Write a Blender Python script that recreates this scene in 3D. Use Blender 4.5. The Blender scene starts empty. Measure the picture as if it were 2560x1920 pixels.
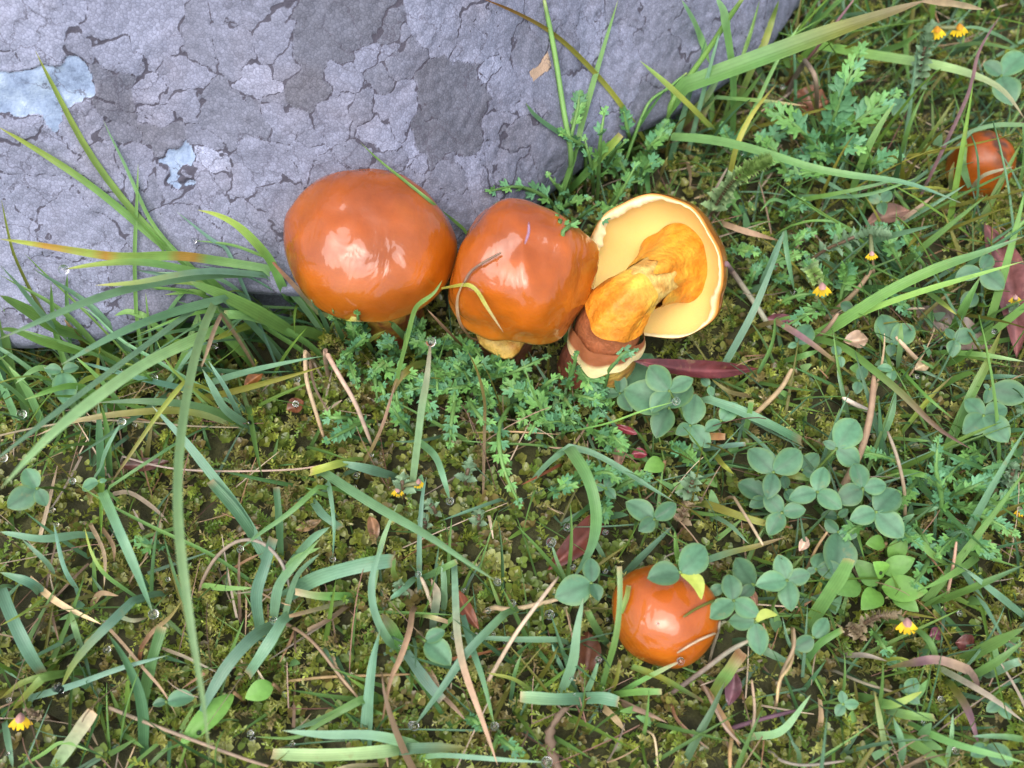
import bpy, math, random
import numpy as np
from mathutils import Vector, Matrix, noise
from mathutils.bvhtree import BVHTree

# ------------------------------------------------------------------ camera, sky, sun, exposure
scene = bpy.context.scene
col = scene.collection
R = math.radians
PITCH = R(60)
CAM = np.array([0.0, -0.15, 0.26])
HFOV = R(54)
FPX = 1280 / math.tan(HFOV / 2)               # focal length in pixels of the 2560 px photograph
camd = bpy.data.cameras.new('camera')
camd.sensor_width = 36
camd.angle = HFOV
camd.clip_start = 0.005
camd.clip_end = 200
camd.dof.use_dof = True
camd.dof.focus_distance = 0.275
camd.dof.aperture_fstop = 14
cam = bpy.data.objects.new('camera', camd)
col.objects.link(cam)
cam.location = CAM.tolist()
cam.rotation_euler = (math.pi / 2 - PITCH, 0, 0)
scene.camera = cam

SUN_EL, SUN_AZ = R(66), R(-158)               # soft overcast light, from the camera's side
world = bpy.data.worlds.new('World')
scene.world = world
world.use_nodes = True
wn, wl = world.node_tree.nodes, world.node_tree.links
sky = wn.new('ShaderNodeTexSky')
sky.sky_type = 'NISHITA'
sky.sun_disc = False
sky.sun_elevation = SUN_EL
sky.sun_rotation = SUN_AZ
sky.air_density = 1.0
sky.dust_density = 4.0
hsv = wn.new('ShaderNodeHueSaturation')
hsv.inputs['Saturation'].default_value = 0.8
wl.new(sky.outputs[0], hsv.inputs['Color'])
wl.new(hsv.outputs[0], wn['Background'].inputs[0])
wn['Background'].inputs[1].default_value = 0.15
sund = bpy.data.lights.new('sun', 'SUN')
sund.energy = 1.55
sund.angle = R(66)
sund.color = (1.0, 0.985, 0.97)
sun = bpy.data.objects.new('sun', sund)
col.objects.link(sun)
sdir = Vector((math.sin(SUN_AZ) * math.cos(SUN_EL), math.cos(SUN_AZ) * math.cos(SUN_EL), math.sin(SUN_EL)))
sun.rotation_euler = sdir.to_track_quat('Z', 'Y').to_euler()
vs = scene.view_settings
vs.view_transform = 'Standard'
vs.look = 'None'
vs.gamma = 1
vs.use_curve_mapping = False
vs.exposure = 1.0
scene.render.engine = 'CYCLES'
scene.cycles.use_denoising = True
scene.cycles.max_bounces = 8
scene.cycles.transparent_max_bounces = 8
scene.cycles.caustics_reflective = False
scene.cycles.caustics_refractive = False

rng = np.random.default_rng(7)
random.seed(7)

# ------------------------------------------------------------------ pixels to places
RIGHT = np.array([1.0, 0, 0])
FWD = np.array([0, math.cos(PITCH), -math.sin(PITCH)])
UPS = np.array([0, math.sin(PITCH), math.cos(PITCH)])
ZOOM = {'S': (0, 0, 1.0), 'A': (0, 0, .3617), 'B': (800, 0, .3617), 'C': (1600, 0, .434), 'D': (0, 500, .3617), 'E': (0, 1000, .3617),
        'F': (600, 880, .3617), 'G': (1300, 900, .3617), 'H': (1400, 1300, .27125), 'I': (0, 1320, .3617), 'J': (600, 1320, .3617),
        'K': (1300, 1400, .31646), 'L': (1760, 1320, .3617), 'M': (1800, 560, .34358), 'N': (1800, 1000, .34358),
        'Q': (1080, 440, .3617), 'R': (680, 400, .28933)}


def px(z, x, y):
    a, b, s = ZOOM[z]
    return a + x * s, b + y * s


def ray(x, y):
    d = FWD + (x - 1280) / FPX * RIGHT + (960 - y) / FPX * UPS
    return d / np.linalg.norm(d)


def project(p):
    v = np.asarray(p) - CAM
    w = v @ FWD
    return 1280 + FPX * (v @ RIGHT) / w, 960 - FPX * (v @ UPS) / w


OCC = []                                       # BVH trees of solid things that blades lie against


def P(x, y, z, gap=0.0015):
    d = ray(x, y)
    t = (z - CAM[2]) / d[2]
    for b in OCC:
        h = b.ray_cast(Vector(CAM), Vector(d))
        if h[0] is not None and h[3] - gap < t:
            t = h[3] - gap
    return CAM + d * t


def dist(p):
    return float(np.linalg.norm(np.asarray(p) - CAM))


def mpp(p):                                    # metres per photo pixel at p
    return float((np.asarray(p) - CAM) @ FWD) / FPX


def gz(x, y):
    x = np.asarray(x, float)
    y = np.asarray(y, float)
    f = np.exp(-((x / .6) ** 2 + (y / .6) ** 2))
    a = .0022 * np.sin(x * 61 + 1.3) * np.cos(y * 53 + .4) + .0016 * np.sin(x * 117 + y * 89) + .0012 * np.cos(x * 41 - y * 133 + 2)
    dip = -.015 * np.exp(-(((x + .073) / .021) ** 2 + ((y - .0135) / .010) ** 2))
    return dip + a * f - .002 + .02 * (1 - f) * np.sin(x * 1.3) * np.cos(y * 1.1)


# ------------------------------------------------------------------ materials
def nt(name):
    m = bpy.data.materials.new(name)
    m.use_nodes = True
    t = m.node_tree
    return m, t.nodes, t.links, t.nodes['Principled BSDF']


def nd(ns, typ, **kw):
    n = ns.new(typ)
    for k, v in kw.items():
        if k in n.inputs:
            n.inputs[k].default_value = v
        else:
            setattr(n, k, v)
    return n


def mixrgb(ns, ls, fac, a, b, mode='MIX'):
    n = ns.new('ShaderNodeMix')
    n.data_type = 'RGBA'
    n.blend_type = mode
    for s, v in ((n.inputs[0], fac), (n.inputs[6], a), (n.inputs[7], b)):
        if hasattr(v, 'is_linked'):
            ls.new(v, s)
        elif isinstance(v, (int, float)):
            s.default_value = v
        else:
            s.default_value = (*v, 1)[:4]
    return n.outputs[2]


def math_(ns, ls, op, a, b=0.0, clamp=False):
    n = ns.new('ShaderNodeMath')
    n.operation = op
    n.use_clamp = clamp
    for s, v in ((n.inputs[0], a), (n.inputs[1], b)):
        if hasattr(v, 'is_linked'):
            ls.new(v, s)
        else:
            s.default_value = v
    return n.outputs[0]


def ramp(ns, ls, fac, stops):
    n = ns.new('ShaderNodeValToRGB')
    e = n.color_ramp.elements
    while len(e) < len(stops):
        e.new(0.5)
    for i, (p, c) in enumerate(stops):
        e[i].position = p
        e[i].color = (*c, 1) if len(c) == 3 else c
    ls.new(fac, n.inputs[0])
    return n.outputs[0]


def leaf_mat(name, rough=.42, trans=.28, spec=.5, stripes=0.0, vary=.35, nscale=400, bump=.0, wet=0.0):
    """leaf tissue: colour from the piece itself (attribute Col), grain from noise, some light passing through"""
    m, ns, ls, b = nt(name)
    at = nd(ns, 'ShaderNodeAttribute', attribute_name='Col')
    tc = ns.new('ShaderNodeTexCoord')
    geo = ns.new('ShaderNodeNewGeometry')
    no = nd(ns, 'ShaderNodeTexNoise', Scale=nscale, Detail=3.0)
    ls.new(geo.outputs['Position'], no.inputs['Vector'])
    f = math_(ns, ls, 'MULTIPLY_ADD', no.outputs[0], vary * 2)
    f.node.inputs[2].default_value = 1 - vary
    c = mixrgb(ns, ls, 1.0, at.outputs[0], f, 'MULTIPLY')
    bl = nd(ns, 'ShaderNodeTexNoise', Scale=230.0, Detail=4.0, Roughness=.6)
    ls.new(geo.outputs['Position'], bl.inputs['Vector'])
    c = mixrgb(ns, ls, ramp(ns, ls, bl.outputs[0], [(.64, (0, 0, 0)), (.74, (.6, .6, .6))]), c, mixrgb(ns, ls, .6, c, (.26, .21, .08)))
    pt = nd(ns, 'ShaderNodeTexNoise', Scale=95.0, Detail=3.0)
    ls.new(geo.outputs['Position'], pt.inputs['Vector'])
    c = mixrgb(ns, ls, ramp(ns, ls, pt.outputs[0], [(.4, (0, 0, 0)), (.7, (.45, .45, .45))]), c, mixrgb(ns, ls, 1.0, c, (1.35, 1.2, 1.15), 'MULTIPLY'))
    if stripes:
        st = nd(ns, 'ShaderNodeAttribute', attribute_name='st')
        sep = ns.new('ShaderNodeSeparateXYZ')
        ls.new(st.outputs['Vector'], sep.inputs[0])
        s = math_(ns, ls, 'SINE', math_(ns, ls, 'MULTIPLY', sep.outputs[1], 17.0))
        s2 = math_(ns, ls, 'MULTIPLY_ADD', s, stripes)
        s2.node.inputs[2].default_value = 1.0
        c = mixrgb(ns, ls, 1.0, c, s2, 'MULTIPLY')
        bu = nd(ns, 'ShaderNodeBump', Strength=.2, Distance=.0001)
        ls.new(s, bu.inputs['Height'])
        ls.new(bu.outputs[0], b.inputs['Normal'])
    elif bump:
        bu = nd(ns, 'ShaderNodeBump', Strength=bump, Distance=.0003)
        ls.new(no.outputs[0], bu.inputs['Height'])
        ls.new(bu.outputs[0], b.inputs['Normal'])
    oi = ns.new('ShaderNodeObjectInfo')
    rv_ = math_(ns, ls, 'MULTIPLY_ADD', oi.outputs['Random'], .42)
    rv_.node.inputs[2].default_value = .80
    c = mixrgb(ns, ls, 1.0, c, rv_, 'MULTIPLY')
    ls.new(c, b.inputs['Base Color'])
    b.inputs['Roughness'].default_value = rough
    b.inputs['Specular IOR Level'].default_value = spec
    b.inputs['Coat Weight'].default_value = wet
    b.inputs['Coat Roughness'].default_value = .15
    tr = ns.new('ShaderNodeBsdfTranslucent')
    ls.new(mixrgb(ns, ls, 1.0, c, (1.25, 1.2, .7), 'MULTIPLY'), tr.inputs[0])
    mx = ns.new('ShaderNodeMixShader')
    mx.inputs[0].default_value = trans
    ls.new(b.outputs[0], mx.inputs[1])
    ls.new(tr.outputs[0], mx.inputs[2])
    ls.new(mx.outputs[0], ns['Material Output'].inputs[0])
    return m


MAT = {}
MAT['grass'] = leaf_mat('grass_blade_tissue', rough=.45, trans=.34, spec=.45, stripes=.055, vary=.24, nscale=260)
MAT['leaf'] = leaf_mat('matt_leaf_tissue', rough=.5, trans=.22, spec=.4, vary=.28, nscale=700, bump=.25)
MAT['deadleaf'] = leaf_mat('dead_leaf_tissue', rough=.38, trans=.03, spec=.4, vary=.6, nscale=420, bump=1.0, wet=.15)
MAT['moss'] = leaf_mat('moss_leaf_tissue', rough=.3, trans=.38, spec=.5, vary=.35, nscale=180, wet=.2)
MAT['litter'] = leaf_mat('dry_litter', rough=.65, trans=.12, spec=.3, vary=.4, nscale=500)
MAT['petal'] = leaf_mat('petal_tissue', rough=.5, trans=.3, spec=.3, vary=.15, nscale=900)


def attr_skin(name, rough, coat, coat_rough, sss=.0, nscale=90, vary=.3, bump=.2, bdist=.0006, bscale=260, coatbump=None):
    """mushroom flesh or skin: colour from Col, mottled by noise"""
    m, ns, ls, b = nt(name)
    at = nd(ns, 'ShaderNodeAttribute', attribute_name='Col')
    geo = ns.new('ShaderNodeNewGeometry')
    no = nd(ns, 'ShaderNodeTexNoise', Scale=nscale, Detail=6.0, Roughness=.62)
    ls.new(geo.outputs['Position'], no.inputs['Vector'])
    f = math_(ns, ls, 'MULTIPLY_ADD', no.outputs[0], vary * 2)
    f.node.inputs[2].default_value = 1 - vary
    c = mixrgb(ns, ls, 1.0, at.outputs[0], f, 'MULTIPLY')
    ls.new(c, b.inputs['Base Color'])
    b.inputs['Roughness'].default_value = rough
    b.inputs['Coat Weight'].default_value = coat
    b.inputs['Coat Roughness'].default_value = coat_rough
    b.inputs['Coat IOR'].default_value = 1.53
    if sss:
        b.inputs['Subsurface Weight'].default_value = sss
        b.inputs['Subsurface Radius'].default_value = (.004, .0015, .0004)
        b.inputs['Subsurface Scale'].default_value = .6
    b.inputs['Specular IOR Level'].default_value = .25
    n2 = nd(ns, 'ShaderNodeTexNoise', Scale=bscale, Detail=4.0)
    ls.new(geo.outputs['Position'], n2.inputs['Vector'])
    bu = nd(ns, 'ShaderNodeBump', Strength=bump, Distance=bdist)
    ls.new(n2.outputs[0], bu.inputs['Height'])
    ls.new(bu.outputs[0], b.inputs['Normal'])
    if coatbump:
        # slime film: irregular, drawn out in streaks
        mp = nd(ns, 'ShaderNodeMapping')
        mp.inputs['Scale'].default_value = (1, .45, 1)
        ls.new(geo.outputs['Position'], mp.inputs[0])
        n3 = nd(ns, 'ShaderNodeTexNoise', Scale=coatbump[0], Detail=2.5, Roughness=.5, Distortion=.8)
        ls.new(mp.outputs[0], n3.inputs['Vector'])
        n4 = nd(ns, 'ShaderNodeTexNoise', Scale=45.0, Detail=2.0)
        ls.new(geo.outputs['Position'], n4.inputs['Vector'])
        cb = nd(ns, 'ShaderNodeBump', Strength=1.0, Distance=coatbump[1])
        ls.new(math_(ns, ls, 'MULTIPLY', n3.outputs[0], math_(ns, ls, 'SUBTRACT', n4.outputs[0], .2, True)), cb.inputs['Height'])
        ls.new(cb.outputs[0], b.inputs['Coat Normal'])
    return m


MAT['cap'] = attr_skin('slimy_cap_skin', .5, 1.0, .07, sss=.06, nscale=150, vary=.34, bump=.2, bdist=.0004, bscale=500, coatbump=(135.0, .0036))
MAT['dullcap'] = attr_skin('muddy_cap_skin', .5, .35, .25, sss=.1, nscale=160, vary=.4, bump=.3, bdist=.0005, bscale=500, coatbump=(300.0, .001))
MAT['pores'] = attr_skin('pore_surface', .6, .0, .3, sss=.25, nscale=60, vary=.07, bump=.25, bdist=.00025, bscale=1500)
MAT['flesh'] = attr_skin('stem_flesh', .55, .12, .3, sss=.08, nscale=520, vary=.55, bump=.9, bdist=.0009, bscale=520)
MAT['margin'] = attr_skin('torn_margin', .5, .1, .3, sss=.15, nscale=300, vary=.2, bump=.5, bdist=.0006, bscale=500)

m, ns, ls, b = nt('dew_water')
b.inputs['Base Color'].default_value = (1, 1, 1, 1)
b.inputs['Transmission Weight'].default_value = 1
b.inputs['Roughness'].default_value = 0.0
b.inputs['IOR'].default_value = 1.33
MAT['water'] = m

# soil
m, ns, ls, b = nt('dark_peaty_soil')
geo = ns.new('ShaderNodeNewGeometry')
no = nd(ns, 'ShaderNodeTexNoise', Scale=180.0, Detail=8.0, Roughness=.7)
ls.new(geo.outputs['Position'], no.inputs['Vector'])
far = nd(ns, 'ShaderNodeTexNoise', Scale=9.0, Detail=6.0)
ls.new(geo.outputs['Position'], far.inputs['Vector'])
c = ramp(ns, ls, no.outputs[0], [(.25, (.012, .011, .004)), (.5, (.04, .04, .012)), (.62, (.062, .065, .018)), (.8, (.095, .078, .04))])
c2 = ramp(ns, ls, far.outputs[0], [(.3, (.03, .05, .014)), (.7, (.07, .09, .025))])
ln = nd(ns, 'ShaderNodeVectorMath', operation='LENGTH')
ls.new(geo.outputs['Position'], ln.inputs[0])
c = mixrgb(ns, ls, math_(ns, ls, 'MULTIPLY_ADD', ln.outputs['Value'], 2.5, True), c, c2)
c.node.inputs[0].links[0].from_node.inputs[2].default_value = -1.2
ls.new(c, b.inputs['Base Color'])
b.inputs['Roughness'].default_value = .8
bu = nd(ns, 'ShaderNodeBump', Strength=.9, Distance=.002)
ls.new(no.outputs[0], bu.inputs['Height'])
ls.new(bu.outputs[0], b.inputs['Normal'])
MAT['soil'] = m

# lichen-crusted rock
m, ns, ls, b = nt('lichen_crusted_rock')
at = nd(ns, 'ShaderNodeAttribute', attribute_name='Col')      # R: tone of the lichen patch, G: distance to its edge (mm), B: 1 bare quartz, .5 tan flake
sep = ns.new('ShaderNodeSeparateColor')
ls.new(at.outputs[0], sep.inputs[0])
geo = ns.new('ShaderNodeNewGeometry')
pos = geo.outputs['Position']
mott = nd(ns, 'ShaderNodeTexNoise', Scale=70.0, Detail=5.0, Roughness=.65)
ls.new(pos, mott.inputs['Vector'])
tone = math_(ns, ls, 'ADD', sep.outputs[0], math_(ns, ls, 'MULTIPLY_ADD', mott.outputs[0], .5))
tone.node.inputs[1].links[0].from_node.inputs[2].default_value = -.25
base = ramp(ns, ls, tone, [(.0, (.085, .087, .108)), (.3, (.122, .127, .162)), (.65, (.186, .195, .258)), (1.0, (.275, .295, .39))])
ton2 = nd(ns, 'ShaderNodeTexNoise', Scale=38.0, Detail=3.0)
ls.new(pos, ton2.inputs['Vector'])
base = mixrgb(ns, ls, ramp(ns, ls, ton2.outputs[0], [(.52, (0, 0, 0)), (.72, (.5, .5, .5))]), base, mixrgb(ns, ls, 1.0, base, (1.12, .98, .88), 'MULTIPLY'))
# areoles: tiny crust granules
vg = nd(ns, 'ShaderNodeTexVoronoi', Scale=1150.0, feature='F1')
ls.new(pos, vg.inputs['Vector'])
vc = nd(ns, 'ShaderNodeTexVoronoi', Scale=1150.0, feature='DISTANCE_TO_EDGE')
ls.new(pos, vc.inputs['Vector'])
gsep = ns.new('ShaderNodeSeparateColor')
ls.new(vg.outputs['Color'], gsep.inputs[0])
gfac = math_(ns, ls, 'MULTIPLY_ADD', gsep.outputs[0], .30)
gfac.node.inputs[2].default_value = .84
base = mixrgb(ns, ls, 1.0, base, gfac, 'MULTIPLY')
gl = ramp(ns, ls, vc.outputs['Distance'], [(.0, (.62, .62, .64)), (.10, (1, 1, 1))])
base = mixrgb(ns, ls, 1.0, base, gl, 'MULTIPLY')
# missing granules show dark rock between
sp = nd(ns, 'ShaderNodeTexNoise', Scale=620.0, Detail=2.0, Roughness=.6)
ls.new(pos, sp.inputs['Vector'])
sp2 = nd(ns, 'ShaderNodeTexNoise', Scale=60.0, Detail=2.0)
ls.new(pos, sp2.inputs['Vector'])
spk = math_(ns, ls, 'ADD', sp.outputs[0], math_(ns, ls, 'MULTIPLY', sp2.outputs[0], .35))
spm = ramp(ns, ls, spk, [(.90, (0, 0, 0)), (.94, (1, 1, 1))])
base = mixrgb(ns, ls, spm, base, (.055, .05, .065))
# bare quartz and tan flakes
qn = nd(ns, 'ShaderNodeTexNoise', Scale=170.0, Detail=9.0, Roughness=.7)
ls.new(pos, qn.inputs['Vector'])
qc = ramp(ns, ls, qn.outputs[0], [(.30, (.09, .12, .18)), (.45, (.20, .26, .37)), (.6, (.29, .36, .46)), (.75, (.48, .54, .62))])
base = mixrgb(ns, ls, ramp(ns, ls, sep.outputs[2], [(.7, (0, 0, 0)), (.9, (1, 1, 1))]), base, qc)
tanm = math_(ns, ls, 'GREATER_THAN', math_(ns, ls, 'MULTIPLY', sep.outputs[2], -1.0), .5)
base = mixrgb(ns, ls, tanm, base, (.36, .25, .17))
# black prothallus lines between patches
wob = nd(ns, 'ShaderNodeTexNoise', Scale=900.0, Detail=2.0)
ls.new(pos, wob.inputs['Vector'])
wid = nd(ns, 'ShaderNodeTexNoise', Scale=75.0, Detail=2.0)
ls.new(pos, wid.inputs['Vector'])
ed = math_(ns, ls, 'ADD', sep.outputs[1], math_(ns, ls, 'MULTIPLY_ADD', wob.outputs[0], .22))
ed.node.inputs[1].links[0].from_node.inputs[2].default_value = -.11
wd = math_(ns, ls, 'MULTIPLY_ADD', wid.outputs[0], .22)
wd.node.inputs[2].default_value = .13
crk = math_(ns, ls, 'SUBTRACT', 1.0, math_(ns, ls, 'DIVIDE', ed, math_(ns, ls, 'MAXIMUM', wd, .15)), True)
crk = math_(ns, ls, 'MULTIPLY', crk, 3.0, True)
base = mixrgb(ns, ls, math_(ns, ls, 'MULTIPLY', crk, .9), base, (.045, .04, .055))
wv = nd(ns, 'ShaderNodeTexNoise', Scale=210.0, Detail=4.0, Roughness=.65)
ls.new(pos, wv.inputs['Vector'])
ws = nd(ns, 'ShaderNodeVectorMath', operation='SCALE')
ls.new(wv.outputs['Color'], ws.inputs[0])
ws.inputs['Scale'].default_value = .007
wa = nd(ns, 'ShaderNodeVectorMath', operation='ADD')
ls.new(pos, wa.inputs[0])
ls.new(ws.outputs[0], wa.inputs[1])
fv = nd(ns, 'ShaderNodeTexVoronoi', Scale=105.0, feature='DISTANCE_TO_EDGE')
ls.new(wa.outputs[0], fv.inputs['Vector'])
fm = nd(ns, 'ShaderNodeTexNoise', Scale=48.0, Detail=2.0)
ls.new(pos, fm.inputs['Vector'])
fl_ = math_(ns, ls, 'MULTIPLY', ramp(ns, ls, fv.outputs['Distance'], [(.0, (1, 1, 1)), (.028, (0, 0, 0))]), ramp(ns, ls, fm.outputs[0], [(.44, (0, 0, 0)), (.56, (1, 1, 1))]))
base = mixrgb(ns, ls, math_(ns, ls, 'MULTIPLY', fl_, .75), base, (.06, .055, .075))
ls.new(base, b.inputs['Base Color'])
b.inputs['Roughness'].default_value = .78
b.inputs['Specular IOR Level'].default_value = .35
h = math_(ns, ls, 'SUBTRACT', math_(ns, ls, 'MULTIPLY', math_(ns, ls, 'MINIMUM', vc.outputs['Distance'], .3), 1.2), math_(ns, ls, 'MULTIPLY', crk, .5))
h = math_(ns, ls, 'ADD', h, math_(ns, ls, 'MULTIPLY', mott.outputs[0], .8))
bu = nd(ns, 'ShaderNodeBump', Strength=.5, Distance=.0003)
ls.new(h, bu.inputs['Height'])
ls.new(bu.outputs[0], b.inputs['Normal'])
MAT['rock'] = m


# ------------------------------------------------------------------ mesh helpers
def mesh(name, v, f, mat, colr=None, st=None, smooth=True):
    me = bpy.data.meshes.new(name)
    v = np.asarray(v, float)
    if isinstance(f, np.ndarray):
        n, k = f.shape
        me.vertices.add(len(v))
        me.vertices.foreach_set('co', v.ravel().astype(np.float32))
        me.loops.add(n * k)
        me.loops.foreach_set('vertex_index', f.ravel().astype(np.int32))
        me.polygons.add(n)
        me.polygons.foreach_set('loop_start', np.arange(0, n * k, k, dtype=np.int32))
        me.polygons.foreach_set('loop_total', np.full(n, k, dtype=np.int32))
        me.update(calc_edges=True)
        me.validate()
    else:
        me.from_pydata(v.tolist(), [], f)
    if colr is not None:
        colr = np.asarray(colr, float)
        if colr.ndim == 1:
            colr = np.tile(colr, (len(v), 1))
        a = me.color_attributes.new('Col', 'FLOAT_COLOR', 'POINT')
        a.data.foreach_set('color', np.hstack([colr, np.ones((len(v), 1))]).ravel().astype(np.float32))
    if st is not None:
        a = me.attributes.new('st', 'FLOAT_VECTOR', 'POINT')
        a.data.foreach_set('vector', np.asarray(st, np.float32).ravel())
    if smooth:
        me.polygons.foreach_set('use_smooth', np.ones(len(me.polygons), bool))
    me.materials.append(MAT[mat])
    return me


def ob(name, me, parent=None, **props):
    o = bpy.data.objects.new(name, me)
    col.objects.link(o)
    if parent is not None:
        o.parent = parent
    for k, v in props.items():
        o[k] = v
    return o


def root(name, loc, **props):
    o = ob(name, None, None, **props)
    o.empty_display_size = .005
    o.location = [float(c) for c in loc]
    return o


def grid_faces(nu, nv, wrap=False):
    """quads of a (nu rows) x (nv columns) grid; wrap closes the columns"""
    i = np.arange(nu - 1)[:, None]
    j = np.arange(nv if wrap else nv - 1)[None, :]
    j2 = (j + 1) % nv
    return np.stack([i * nv + j, i * nv + j2, (i + 1) * nv + j2, (i + 1) * nv + j], -1).reshape(-1, 4)


def catmull(pts, n):
    p = np.asarray(pts, float)
    if len(p) == 2:
        return p[0] + (p[1] - p[0]) * np.linspace(0, 1, n)[:, None]
    q = np.vstack([2 * p[0] - p[1], p, 2 * p[-1] - p[-2]])
    seg = np.linalg.norm(np.diff(p, axis=0), axis=1) ** .5
    cum = np.concatenate([[0], np.cumsum(seg)])
    out = []
    for t in np.linspace(0, cum[-1], n):
        i = min(int(np.searchsorted(cum, t, 'right')) - 1, len(seg) - 1)
        u = (t - cum[i]) / max(seg[i], 1e-12)
        a, b_, c_, d = q[i], q[i + 1], q[i + 2], q[i + 3]
        out.append(.5 * ((2 * b_) + (-a + c_) * u + (2 * a - 5 * b_ + 4 * c_ - d) * u * u + (-a + 3 * b_ - 3 * c_ + d) * u ** 3))
    return np.array(out)


def unit(v):
    v = np.asarray(v, float)
    return v / np.maximum(np.linalg.norm(v, axis=-1, keepdims=True), 1e-12)


def tangents(p):
    t = np.gradient(p, axis=0)
    return unit(t)


def tube(path, radii, n=8, cap=True):
    p = np.asarray(path, float)
    t = tangents(p)
    ref = np.array([0.3, -.6, .74]) if abs(t[0] @ np.array([0.3, -.6, .74])) < .9 else np.array([1., 0, 0])
    x = unit(np.cross(t, ref))
    y = np.cross(t, x)
    a = np.arange(n) * 2 * math.pi / n
    rr = np.asarray(radii, float)
    if rr.ndim == 1:
        rr = np.tile(rr[:, None], (1, n))
    v = p[:, None] + rr[..., None] * (np.cos(a)[None, :, None] * x[:, None] + np.sin(a)[None, :, None] * y[:, None])
    f = grid_faces(len(p), n, True)
    v = v.reshape(-1, 3)
    if cap:
        v = np.vstack([v, p[0], p[-1]])
        k = len(p) * n
        j = np.arange(n)
        f0 = np.stack([np.full(n, k), (j + 1) % n, j, j], 1)
        f1 = np.stack([np.full(n, k + 1), (len(p) - 1) * n + j, (len(p) - 1) * n + (j + 1) % n, (len(p) - 1) * n + (j + 1) % n], 1)
        fl = f.tolist() + [r[:3] for r in f0.tolist()] + [r[:3] for r in f1.tolist()]
        return v, fl
    return v, f.tolist()


def nz(p, s, seed=0.0):
    return noise.noise(Vector((p[0] * s + seed, p[1] * s - seed * .7, p[2] * s + seed * 1.3)))


def vnoise(p, s, seed=0.0):
    """smooth value noise in -1..1 for an array of points"""
    q = np.asarray(p) * s + np.array([seed * 1.7 + 31.3, seed * 2.9 + 17.9, seed * 3.7 + 53.1])
    i = np.floor(q).astype(np.int64)
    f = q - i
    f = f * f * f * (f * (f * 6 - 15) + 10)
    out = np.zeros(len(q))
    for dx in (0, 1):
        for dy in (0, 1):
            for dz in (0, 1):
                h = ((i[:, 0] + dx) * 73856093) ^ ((i[:, 1] + dy) * 19349663) ^ ((i[:, 2] + dz) * 83492791)
                h = (h ^ (h >> 13)) * 1274126177 & 0x7fffffff
                h = ((h ^ (h >> 16)) & 0xffff) / 32767.5 - 1
                out += h * (f[:, 0] if dx else 1 - f[:, 0]) * (f[:, 1] if dy else 1 - f[:, 1]) * (f[:, 2] if dz else 1 - f[:, 2])
    return out


# ------------------------------------------------------------------ ground
def axis(lo, hi, step, out, ratio=1.35):
    a = list(np.arange(lo, hi + step / 2, step))
    s = step
    while a[-1] < out:
        s *= ratio
        a.append(a[-1] + s)
    s = step
    while a[0] > -out:
        s *= ratio
        a.insert(0, a[0] - s)
    return np.array(a)


gx, gy = axis(-.26, .3, .0035, 60), axis(-.16, .36, .0035, 60)
X, Y = np.meshgrid(gx, gy)
Zg = gz(X, Y) + .0009 * np.sin(X * 700 + np.sin(Y * 460) * 2) * np.exp(-((X / .5) ** 2 + (Y / .5) ** 2))
ob('ground', mesh('ground', np.stack([X, Y, Zg], -1).reshape(-1, 3), grid_faces(len(gy), len(gx)), 'soil'), kind='structure')

# ------------------------------------------------------------------ boulder
basepx = [(-250, 985), (0, 960), (250, 945), (420, 925), (560, 880), (760, 850), (1000, 800), (1200, 700), (1380, 560), (1520, 440), (1640, 385), (1760, 320), (1870, 215), (1960, 100), (2040, 10)]
bp = [P(x, y, 0)[:2] for x, y in basepx]
bp = [(-.52, .04)] + [tuple(q) for q in bp] + [(.235, .33), (.2, .48), (.02, .6), (-.25, .62), (-.5, .5), (-.62, .26)]
CEN = np.array([-.10, .32])
bp = np.array(bp) - CEN
th = np.arctan2(bp[:, 1], bp[:, 0])
rad = np.hypot(bp[:, 0], bp[:, 1])
o_ = np.argsort(th)
th, rad = th[o_], rad[o_]
thx = np.concatenate([th - 2 * math.pi, th, th + 2 * math.pi])
rdx = np.tile(rad, 3)


def rbase(t):
    w = np.linspace(-.035, .035, 7)
    return np.mean([np.interp(t + d, thx, rdx) for d in w], axis=0)


tA, tB = math.atan2(-.36, -.24) , math.atan2(-.02, .33)
front = np.linspace(tA, tB, 1150, endpoint=False)
back = np.linspace(tB, tA + 2 * math.pi, 90, endpoint=False)
TH = np.concatenate([front, back])
prof = np.array([(-.03, .955), (.002, .962), (.007, .972), (.0125, .992), (.018, .998), (.03, .982), (.06, .925), (.10, .84), (.15, .72), (.20, .58), (.24, .38), (.258, .18), (.262, 0)])
zz = np.concatenate([np.linspace(-.03, -.002, 5, endpoint=False), np.linspace(-.002, .10, 330, endpoint=False), np.linspace(.105, .2, 36, endpoint=False)])
kk = np.interp(zz, prof[:, 0], prof[:, 1])
# smooth the profile
kk = np.convolve(np.pad(kk, 6, mode='edge'), np.ones(13) / 13, 'valid')
tail = prof[prof[:, 0] >= .2]
tt = np.linspace(0, 1, 16)
zz = np.concatenate([zz, np.interp(tt, np.linspace(0, 1, len(tail)), tail[:, 0])])
kk = np.concatenate([kk, np.interp(tt, np.linspace(0, 1, len(tail)), tail[:, 1])])
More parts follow.
